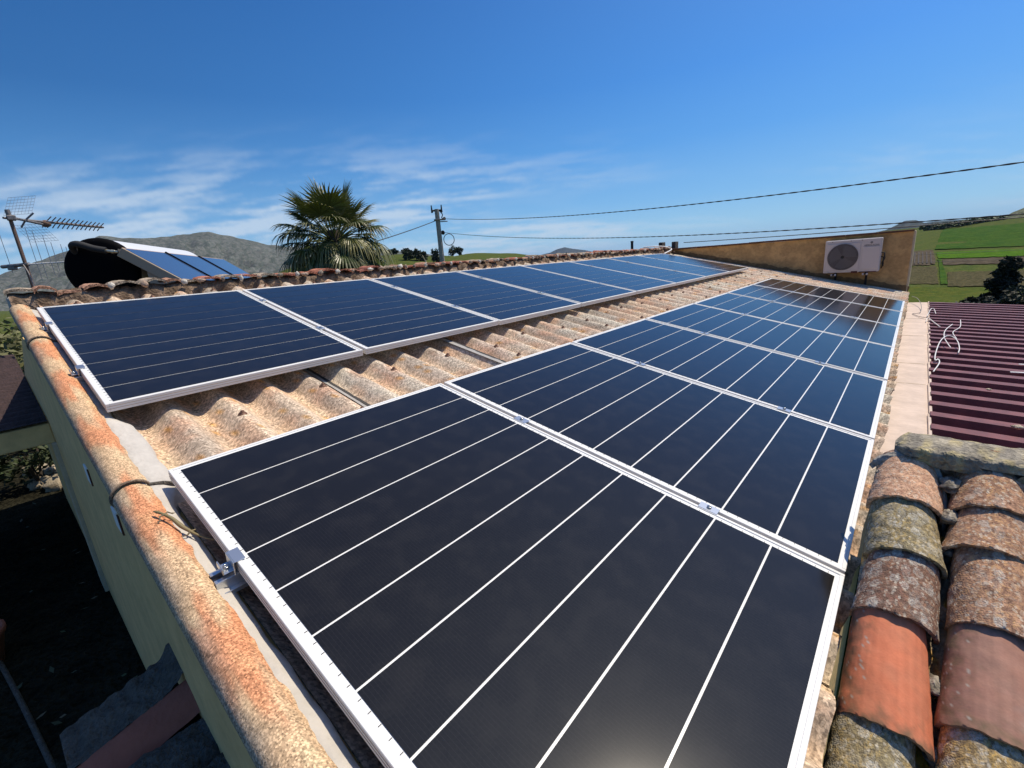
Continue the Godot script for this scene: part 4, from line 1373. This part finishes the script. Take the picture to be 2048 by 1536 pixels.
func frond(st: SurfaceTool, base: Vector3, dir: Vector3, pet: float, size: float, droop: float, tone: Color) -> void:
	# a fan leaf: stalk, then folded segments that part and hang at their tips
	var side := dir.cross(Vector3.UP).normalized()
	var tip := base + dir * pet + Vector3.DOWN * droop * pet * 0.28
	var mid := base + dir * pet * 0.55 + Vector3.DOWN * droop * pet * 0.06
	st.set_color(Color(0.15, 0.17, 0.05))
	tube(st, [base, mid, tip], [0.03, 0.02, 0.013], 4, false, Color(0.13, 0.15, 0.05))
	var fwd := (tip - mid).normalized()
	side = fwd.cross(Vector3.UP).normalized()
	var up := side.cross(fwd)
	st.set_smooth_group(4294967295)
	var n := 26
	for k in n:
		var a := lerpf(-2.0, 2.0, (k + 0.5) / n)
		var da := 2.0 / n
		var l := size * (0.72 + 0.28 * cos(a)) * rng.randf_range(0.88, 1.08)
		var dr := fwd * cos(a) + side * sin(a)
		var f := rng.randf_range(0.65, 1.35)
		var c := Color(tone.r * f, tone.g * f, tone.b * f)
		var prev := []
		var g := droop * rng.randf_range(0.75, 1.3)
		for j in 6:
			var t := j / 5.0
			var w: float = l * t * sin(da * 0.95) if t < 0.5 else l * 0.5 * sin(da * 0.95) * (1.0 - (t - 0.5) / 0.5 * 0.93)
			var p: Vector3 = tip + dr * l * t * (1.0 - 0.30 * g * t * t) + up * 0.10 * l * t * (1 - t) + Vector3.DOWN * l * g * (0.16 * t + 0.75 * t * t * t)
			var cross := dr.cross(up).normalized()
			var cur := [p - cross * w, p + up * w * 0.55, p + cross * w]
			if j > 0:
				for s in 2:
					st.set_color(c if j < 4 else c.lerp(Color(0.36, 0.30, 0.14), 0.22 * (j - 3)))
					for v in [prev[s], cur[s], cur[s + 1], prev[s], cur[s + 1], prev[s + 1]]:
						st.add_vertex(v)
			prev = cur

func build_palm() -> void:
	var h := thing("palm_tree", "bushy fan palm with hanging fronds beyond the ridge", "palm tree", Vector3(-11.5, -2.6, -8.45))
	var st := begin()
	var tr := []
	var rr := []
	for k in 15:
		tr.append(Vector3(0.03 * sin(k * 0.7), k * 0.30, 0.03 * cos(k * 0.9)))
		rr.append(0.27 + 0.02 * (k % 2) - 0.003 * k)
	tube(st, tr, rr, 14)
	obj("trunk", st, M.palm_trunk, h)
	var top := Vector3(0, 4.05, 0)
	var r2 := rng.state
	rng.seed = 77
	for k in 136:
		var u := k / 149.0
		var el := lerpf(1.42, -1.1, pow(u, 0.62)) + rng.randf_range(-0.14, 0.14)
		var az := k * 2.39996 + rng.randf_range(-0.25, 0.25)
		var dir := Vector3(cos(az) * cos(el), sin(el), sin(az) * cos(el))
		var dead := u > 0.86
		var tone := Color(0.055, 0.078, 0.022).lerp(Color(0.19, 0.18, 0.045), clampf(rng.randf() * 1.3 - 0.45, 0, 1))
		if dead:
			tone = Color(0.15, 0.115, 0.06)
		st = begin()
		var pet := lerpf(1.05, 1.25, smoothstep(0.1, 0.6, u)) * rng.randf_range(0.6, 1.18)
		frond(st, top + Vector3(cos(az), 0, sin(az)) * 0.16 + Vector3.DOWN * u * 0.7, dir, pet, rng.randf_range(0.8, 1.15), lerpf(0.12, 1.2, smoothstep(0.06, 0.5, u)) * (rng.randf_range(0.35, 0.55) if k % 3 == 0 and u > 0.3 else rng.randf_range(0.8, 1.2)), tone)
		obj("frond", st, M.palm_leaf, h)
	rng.state = r2
	# spiky rosettes behind the ridge
	for q in [[-6.1, -3.35, "spiky leaved plant showing over the ridge by the right hand collector"], [-5.3, -4.1, "second spiky plant showing over the ridge nearer the palm"]]:
		var y := thing("yucca", q[2], "plant", Vector3(q[0], -2.5, q[1]))
		st = begin()
		tube(st, [Vector3.ZERO, Vector3(0.02, 1.2, 0), Vector3(0, 2.2, 0.03)], [0.12, 0.1, 0.09], 9)
		obj("stem", st, M.palm_trunk, y)
		st = begin()
		st.set_smooth_group(4294967295)
		for k in 60:
			var az := k * 2.4
			var el := rng.randf_range(0.1, 1.5)
			var dir := Vector3(cos(az) * cos(el), sin(el), sin(az) * cos(el))
			var sd := dir.cross(Vector3.UP).normalized() * 0.025
			var b := Vector3(0, 2.2, 0)
			st.set_color(Color(0.08, 0.1, 0.04) * rng.randf_range(0.7, 1.3))
			for v in [b - sd, b + dir * 0.55, b + sd]:
				st.add_vertex(v)
		obj("leaf_rosette", st, M.foliage, y)

func cable(called: String, label: String, a: Vector3, b: Vector3, sag: float, r: float, twist: float, m: String) -> void:
	# a bundle of two strands laid round each other, hanging between a and b
	var st := begin()
	var len := a.distance_to(b)
	var n := int(clampf(len / 0.06, 40, 420)) if twist > 0 else 40
	for s in (2 if twist > 0 else 1):
		var pts := []
		for k in n + 1:
			var t := float(k) / n
			var p := a.lerp(b, t) + Vector3.DOWN * sag * 4 * t * (1 - t)
			if twist > 0:
				var ph := t * len / twist * TAU + PI * s
				var f := (b - a).normalized()
				var sd := f.cross(Vector3.UP).normalized()
				p += (sd * cos(ph) + sd.cross(f) * sin(ph)) * r * 0.9
			pts.append(p)
		tube(st, pts, r, 5)
	tag(obj(called, st, M[m]), label, "cable")

func build_pole() -> void:
	var h := thing("utility_pole", "grey brown utility pole with a forked insulator top beyond the ridge", "utility pole", Vector3(-16.95, -3.6, -18.0))
	var st := begin()
	tube(st, [Vector3.ZERO, Vector3(0, 3.5, 0), Vector3(0, 6.9, 0)], [0.17, 0.15, 0.125], 12)
	obj("post", st, M.pole, h)
	var e := Vector3(0.655, 0, -0.755)
	st = begin()
	tube(st, [Vector3(0, 6.83, 0) - e * 0.27, Vector3(0, 6.83, 0) + e * 0.27], 0.05, 8)
	obj("crossarm", st, M.black_rubber, h)
	for s in [-1.0, 1.0]:
		st = begin()
		tube(st, [Vector3(0, 6.72, 0) + e * 0.27 * s, Vector3(0, 7.12, 0) + e * 0.28 * s], [0.06, 0.03], 7)
		obj("insulator", st, M.black_rubber, h)
	st = begin()
	var eb := Basis(e, Vector3.UP, e.cross(Vector3.UP))
	box(st, Vector3(0, 6.33, 0) + e * 0.12, Vector3(0.66, 0.06, 0.34), eb, 0.01)
	box(st, Vector3(0, 6.22, 0) + e * 0.3, Vector3(0.5, 0.05, 0.06), eb, 0.01)
	obj("bracket", st, M.galvanised, h)
	st = begin()
	tube(st, curve([Vector3(0, 6.8, 0) + e * 0.15, Vector3(0, 6.6, 0) + e * 0.3, Vector3(0, 6.42, 0) + e * 0.24, Vector3(0, 6.36, 0) + e * 0.44]), 0.03, 6)
	blob(st, Vector3(0, 6.38, 0) + e * 0.38, Vector3(0.09, 0.09, 0.09), 0.3, 2.0, 10, 7)
	obj("cable_joint", st, M.black_rubber, h)
	st = begin()
	blob(st, Vector3(0, 5.62, 0) + e * 0.22, Vector3(0.12, 0.12, 0.1), 0.3, 6.0, 10, 7)
	obj("lower_joint", st, M.black_rubber, h)
	st = begin()
	var ring := []
	for i in 21:
		ring.append(Vector3(0, 5.22, 0) + e * 0.52 + e * 0.30 * cos(TAU * i / 20) + Vector3.UP * 0.32 * sin(TAU * i / 20))
	tube(st, ring, 0.022, 5, false)
	obj("cable_loop", st, M.black_cable, h)
	var o := Vector3(-16.95, -3.6, -18.0)
	cable("power_cable", "thick twisted power cable rising from the pole to the upper right corner of the view", o + Vector3(0, 6.36, 0) + e * 0.4, Vector3(6.4, 1.02, -11.55), 0.36, 0.0085, 0.55, "black_cable")
	cable("service_cable", "twisted cable from the pole passing just above the air conditioner wall", o + Vector3(0, 5.62, 0) + e * 0.3, Vector3(6.6, 0.17, -11.3), 0.40, 0.0075, 0.5, "black_cable")
	cable("wall_cable", "thin dark cable skimming the coping of the ochre wall", Vector3(-0.2, 0.20, -10.9), Vector3(6.9, 0.14, -11.4), 0.03, 0.008, 0.0, "black_cable")
	cable("palm_cable", "dark cable from the pole running down behind the palm", o + Vector3(-0.2, 6.3, 0), Vector3(-14.0, 0.7, -8.2), 0.12, 0.022, 0.0, "black_cable")
	cable("stay_wire", "thin stay wire slanting down on the left of the pole", o + Vector3(-0.1, 4.9, 0), o + Vector3(-2.6, 0.2, 1.2), 0.0, 0.016, 0.0, "black_cable")
	cable("field_wire", "upper thin wire crossing the green fields at the right", Vector3(-3.0, -2.0, -60.0), Vector3(22.0, -2.65, -72.0), 0.1, 0.018, 0.0, "black_cable")
	cable("field_wire", "lower thin wire crossing the brown fields at the right", Vector3(-3.0, -2.72, -59.8), Vector3(22.0, -3.55, -71.8), 0.1, 0.018, 0.0, "black_cable")
	st = begin()
	tube(st, curve([R(9.6, -0.62, 0.02), R(9.75, -0.42, 0.065), R(10.0, -0.3, 0.07), R(10.1, -0.18, 0.03), R(9.3, 0.0, -0.01)]), 0.014, 6)
	tag(obj("white_conduit", st, M.white_cable), "white conduit arching over the far end of the ridge to the last upper panel", "cable")

func tree(called: String, label: String, cat: String, at: Vector3, hgt: float, rad: float, n: int, leaf: float, col: Color, group := "") -> void:
	var h := thing(called, label, cat, at, group)
	var st := begin()
	tube(st, [Vector3.ZERO, Vector3(0.02 * hgt, hgt * 0.35, 0), Vector3(0, hgt * 0.7, 0)], [hgt * 0.04, hgt * 0.03, hgt * 0.012], 7)
	for k in 4:
		var d := Vector3(cos(k * 1.7), 0.8, sin(k * 1.7)) * rad * 0.6
		tube(st, [Vector3(0, hgt * 0.35, 0), Vector3(0, hgt * 0.4, 0) + d], [hgt * 0.018, hgt * 0.006], 5)
	obj("trunk", st, M.bark, h)
	st = begin()
	leaves(st, Vector3(0, hgt * 0.52, 0), Vector3(rad, hgt * 0.5, rad), n, leaf, col)
	obj("crown", st, M.foliage, h)

func build_land() -> void:
	var st := begin()
	var phs := []
	var a := -180.0
	while a < 180.0:
		phs.append(a)
		a += 1.0 if a >= -112 and a < 24 else 6.0
	phs.append(180.0)
	var rs := [0.0, 4, 8, 12, 16, 20, 25, 30, 36, 43, 51, 60, 72, 86, 102, 120, 140, 160, 180, 200, 225, 250, 275, 300, 330, 365, 400, 450, 500, 570, 650, 730, 810, 900, 1000, 1100, 1200, 1500, 1800, 2400, 3000, 6000, 9000, 12000]
	grid(st, phs.size() - 1, rs.size() - 1, func(x, y):
		var r: float = rs[int(round(y * (rs.size() - 1)))]
		var ph: float = phs[int(round(x * (phs.size() - 1)))]
		var p := land(minf(r, 6000.0), ph)
		if r > 6000.0:
			var t := deg_to_rad(ph)
			p = Vector3(4 + r * sin(t), -90 - (r - 6000) * 0.004, 0.2 - r * cos(t))
		return p, null, false, true)
	struct("land", st, M.land, "rolling green and olive farmland around the houses", "land")
	st = begin()
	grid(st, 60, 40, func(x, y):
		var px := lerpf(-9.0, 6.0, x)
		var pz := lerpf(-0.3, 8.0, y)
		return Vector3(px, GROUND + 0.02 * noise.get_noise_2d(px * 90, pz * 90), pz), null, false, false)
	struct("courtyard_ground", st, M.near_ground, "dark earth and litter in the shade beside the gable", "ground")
	field("green_field", [Vector2(408, 1.2), Vector2(388, 14), Vector2(800, 14), Vector2(700, 1.6)], "field_green", 1.6, "broad bright green hillside field at the right")
	field("scrub_slope", [Vector2(712, 0.3), Vector2(706, 1.6), Vector2(884, 5.0), Vector2(884, 0.2)], "field_meadow", 1.9, "darker scrubby slope along the top of the green hillside")
	field("bright_field", [Vector2(334, 1.5), Vector2(322, 14), Vector2(376, 14), Vector2(386, 1.3)], "field_bright", 1.3, "strip of bright green crop below the hillside field")
	field("brown_field", [Vector2(300, 1.9), Vector2(288, 14), Vector2(319, 14), Vector2(327, 1.85)], "field_brown", 1.3, "narrow brown ploughed strip below the bright crop")
	field("rough_field", [Vector2(222, 2.4), Vector2(216, 14), Vector2(268, 14), Vector2(272, 2.25)], "field_rough", 1.2, "rough tawny ground above the dark conifer")
	field("vineyard", [Vector2(301, -1.5), Vector2(302, 1.38), Vector2(406, 1.05), Vector2(402, -1.5)], "field_brown", 1.2, "grey brown vineyard block right beside the ochre wall")
	field("ploughed_field", [Vector2(233, -1.5), Vector2(231, 1.85), Vector2(296, 1.43), Vector2(296, -1.5)], "field_rough", 1.1, "grey brown ploughed block below the vineyard")
	field("grass_track", [Vector2(229, 1.98), Vector2(229, 2.38), Vector2(330, 1.66), Vector2(330, 1.44)], "field_green", 1.4, "narrow bright grass track between the brown fields")
	field("meadow", [Vector2(120, -2.5), Vector2(120, 9), Vector2(212, 9), Vector2(227, -2.5)], "field_meadow", 0.7, "yellowish green meadow nearest the metal roof")
	# vine rows: one low hedge each
	for k in 8:
		st = begin()
		var pts := []
		for i in 9:
			pts.append(land(306 + 10.5 * i, -0.95 + 0.29 * k - 0.012 * i * (k * 0.25), 0.45))
		st.set_smooth_group(0)
		tube(st, pts, 0.32, 5, true)
		tag(obj("vine_row", st, M.bark), "%s dark vine row from the left in the vineyard beside the ochre wall" % ORD[k], "vines", "rows of the vineyard")
	st = begin()
	for k in 260:
		var t := k / 260.0
		var q := land(lerpf(705, 880, t) + rng.randf_range(-9, 9), lerpf(0.3, 5.0, t), 3.0)
		for j in 7:
			var c := q + Vector3(rng.randf_range(-5, 5), rng.randf_range(-2, 2.5), rng.randf_range(-5, 5))
			st.set_smooth_group(4294967295)
			st.set_color(Color(0.06, 0.085, 0.03) * rng.randf_range(0.7, 1.4))
			var d := Vector3(rng.randfn(), rng.randfn(), rng.randfn()).normalized() * 2.2
			var e := d.cross(Vector3.UP).normalized() * 1.6
			for v in [c - d, c + e, c + d, c - d, c + d, c - e]:
				st.add_vertex(v)
	var hd := obj("hedgerow", st, M.foliage)
	tag(hd, "dark scrub hedgerow along the top edge of the green hillside", "hedge")
	hd.set_meta("kind", "stuff")
	# trees near the right hand edge
	var cf := thing("conifer", "tall dark conifer standing past the maroon roof at the right edge", "tree", land(61, 5.75, -0.6))
	st = begin()
	tube(st, [Vector3.ZERO, Vector3(0.1, 6.6, 0)], [0.25, 0.06], 7)
	obj("trunk", st, M.bark, cf)
	st = begin()
	for k in 7:
		leaves(st, Vector3(0.05 * k, 1.6 + 0.93 * k, 0), Vector3(1, 0.8, 1) * lerpf(1.8, 0.9, k / 6.0), 1500, 0.26, Color(0.012, 0.018, 0.009), 0.3, 14)
	obj("crown", st, M.foliage, cf)
	tree("dark_bush", "broad dark bushy tree at the foot of the conifer on its left", "tree", land(57, 4.95, -0.6), 4.2, 2.3, 5200, 0.24, Color(0.014, 0.02, 0.01))
	tree("dark_bush", "dark bushy tree right of the conifer at the picture's edge", "tree", land(58, 7.4, -0.6), 5.6, 2.6, 3200, 0.22, Color(0.018, 0.025, 0.012))
	# small trees on the far grassy hill
	var hill := [[262, -52.9, 6.5, 3.6, "leftmost round tree on the grassy hill by the palm"], [262, -52.0, 6.8, 4.2, "wide dark tree in the clump left of the pole"], [262, -51.2, 5.4, 3.4, "right hand tree of the clump left of the pole"], [235, -49.6, 8.2, 3.2, "dark tree close to the left side of the pole"], [392, -47.6, 9.5, 5.2, "broad tree on the crest right of the pole"], [392, -46.7, 7.0, 3.4, "small tree on the crest right of the broad one"], [300, -54.5, 4.0, 3.0, "small tree beside the palm's right side"]]
	for q in hill:
		tree("hill_tree", q[4], "tree", land(q[0], q[1], -0.3), q[2], q[3], 700, 0.75, Color(0.03, 0.045, 0.018), "trees on the far grassy hill")
	var bt := thing("bare_pole", "pale bare pole far off on the grassy hill left of the utility pole", "pole", land(200, -50.95, -0.5))
	st = begin()
	tube(st, [Vector3.ZERO, Vector3(0.1, 6.5, 0)], [0.5, 0.3], 6)
	tube(st, [Vector3(0.1, 6.0, 0), Vector3(-1.0, 8.6, 0.4)], [0.16, 0.1], 5)
	obj("pole_shaft", st, M.wall_trim, bt)
	# weedy growth at the extreme left
	for q in [[-7.4, -0.5, "olive scrub at the left edge beyond the gable"], [-9.5, -1.6, "paler scrub behind the olive scrub at the left edge"], [-8.2, 0.6, "low weeds left of the porch roof"], [-12.0, -1.0, "round scrub farther out at the left edge"], [-15.0, 0.4, "olive bush behind the round scrub at the left edge"], [-19.0, -2.5, "tall scrub farthest out at the left edge"], [-6.0, -1.9, "scrub close behind the gable at the left edge"]]:
		tree("scrub_bush", q[2], "bush", Vector3(q[0], -2.6, q[1]), 2.3, 1.3, 1500, 0.07, Color(0.13, 0.13, 0.05))
	mountain("mountain", [[-112, 0.6], [-100, 1.0], [-93, 1.5], [-88.1, 2.3], [-85.2, 3.4], [-83.0, 4.24], [-81.5, 5.1], [-81.0, 5.26], [-79.8, 4.97], [-77.5, 4.91], [-75.3, 5.12], [-73.6, 5.3], [-72.7, 5.37], [-71.6, 5.05], [-70.5, 4.76], [-67.7, 3.93], [-66.4, 3.71], [-60, 3.0], [-54.9, 2.54], [-52.9, 2.23], [-48.0, 1.36], [-43, 0.4]], 2600, 1500, -60, "mountain", "broad grey green mountain across the left horizon", 0.12)
	mountain("distant_mountain", [[-39, 0.2], [-37.1, 0.67], [-35.9, 0.86], [-35.0, 1.2], [-34.1, 1.36], [-33.2, 1.12], [-31.7, 0.83], [-30.0, 0.35], [-28, 0.1]], 9000, 2500, -100, "far_mountain", "faint blue cone of a distant mountain above the ridge", 0.05)
	mountain("far_ridge", [[-4.5, 0.0], [-2.5, 0.34], [-1.9, 0.63], [-1.2, 1.02], [-0.4, 0.99], [0.2, 0.71], [1.9, 0.73], [3.8, 0.64], [5.2, 0.74], [9, 0.9], [14, 0.5]], 4200, 1200, -80, "far_mountain", "low blue grey ridge above the ochre wall's right end", 0.08)
	mountain("rocky_hill", [[3.6, 0.2], [4.7, 0.42], [5.0, 0.54], [5.6, 0.94], [6.2, 1.2], [7.5, 1.6], [10, 1.5], [16, 0.6]], 1700, 500, -20, "rock_hill", "grey rocky hill at the right edge above the green field", 0.2)

func build_lizard() -> void:
	var st := begin()
	var sp := curve([R(-0.048, 2.500, -0.012), R(-0.042, 2.513, -0.0105), R(-0.034, 2.528, -0.0115), R(-0.021, 2.556, -0.018), R(-0.010, 2.585, -0.032), R(0.000, 2.606, -0.040), R(0.012, 2.632, -0.046), R(0.034, 2.668, -0.052), R(0.066, 2.694, -0.058), R(0.10, 2.706, -0.064)], 4)
	var prof := [0.0016, 0.0042, 0.0033, 0.0048, 0.0058, 0.0046, 0.0028, 0.0018, 0.0011, 0.0005]
	var rr := []
	for i in sp.size():
		var t := float(i) / (sp.size() - 1) * 9.0
		var k := mini(int(t), 8)
		rr.append(lerpf(prof[k], prof[k + 1], t - k))
	tube(st, sp, rr, 10, true, Color(0.21, 0.165, 0.075))
	var up := Vector3(sin(TH), cos(TH), 0)
	var axis: Vector3 = (sp[16] - sp[8]).normalized()
	var sd := axis.cross(up).normalized()
	for q in [[9, 1.0, -1.0], [9, -1.0, -1.0], [21, 1.0, 1.0], [21, -1.0, 1.0]]:
		var b: Vector3 = sp[q[0]]
		var knee: Vector3 = b + sd * 0.011 * q[1] + axis * 0.004 * q[2] - up * 0.001
		var foot: Vector3 = knee + sd * 0.007 * q[1] - axis * 0.009 * q[2] - up * 0.006
		tube(st, [b, knee, foot], [0.0032, 0.0022, 0.0014], 6, true, Color(0.2, 0.16, 0.09))
		for f in 4:
			tube(st, [foot, foot + (sd * q[1] * (0.4 + 0.25 * f) - axis * (1.0 - 0.35 * f)).normalized() * 0.0075 - up * 0.001], [0.0011, 0.0005], 4, true, Color(0.18, 0.14, 0.09))
	tag(obj("lizard", st, M.lizard), "small olive brown lizard resting on the verge tile near the first lower panel", "lizard")

# ---------------------------------------------------------------- scene
func _ready() -> void:
	rng.seed = 2024
	noise.seed = 7
	noise.noise_type = FastNoiseLite.TYPE_SIMPLEX_SMOOTH
	noise.frequency = 0.05
	noise.fractal_octaves = 3
	var cam := Camera3D.new()
	cam.name = "camera"
	add_child(cam)
	cam.transform = Transform3D(Basis(Vector3(0.75756934, -0.07527897, -0.6483994), Vector3(-0.11227409, 0.963497, -0.24303921), Vector3(0.64302662, 0.25691751, 0.7214639)).orthonormalized(), Vector3(3.97997566, 0.04337705, 0.22835305))
	cam.fov = 80.425
	cam.near = 0.05
	cam.far = 60000.0
	cam.current = true
	var env := Environment.new()
	env.background_mode = Environment.BG_SKY
	env.sky = make_sky()
	env.background_energy_multiplier = 1.0
	env.tonemap_mode = Environment.TONE_MAPPER_LINEAR
	env.tonemap_exposure = 1.0
	env.sdfgi_enabled = true
	env.ssao_enabled = true
	env.ssil_enabled = true
	env.fog_enabled = true
	env.fog_density = 0.00003
	env.fog_light_color = Color(0.70, 0.82, 1.0)
	var we := WorldEnvironment.new()
	we.name = "world_environment"
	we.environment = env
	add_child(we)
	var sun := DirectionalLight3D.new()
	sun.name = "sun"
	sun.light_energy = 1.5
	sun.light_color = Color(1.0, 0.945, 0.85)
	sun.light_angular_distance = 0.5
	sun.shadow_enabled = true
	add_child(sun)
	sun.look_at_from_position(Vector3(0.185, 0.8875, -0.422) * 50, Vector3.ZERO, Vector3.UP)
	make_materials()
	land_profiles()
	build_land()
	build_house()
	build_wall_and_ac()
	build_right()
	build_tiled_roof()
	build_left()
	build_panels()
	build_heater()
	build_antenna()
	build_palm()
	build_pole()
	build_lizard()
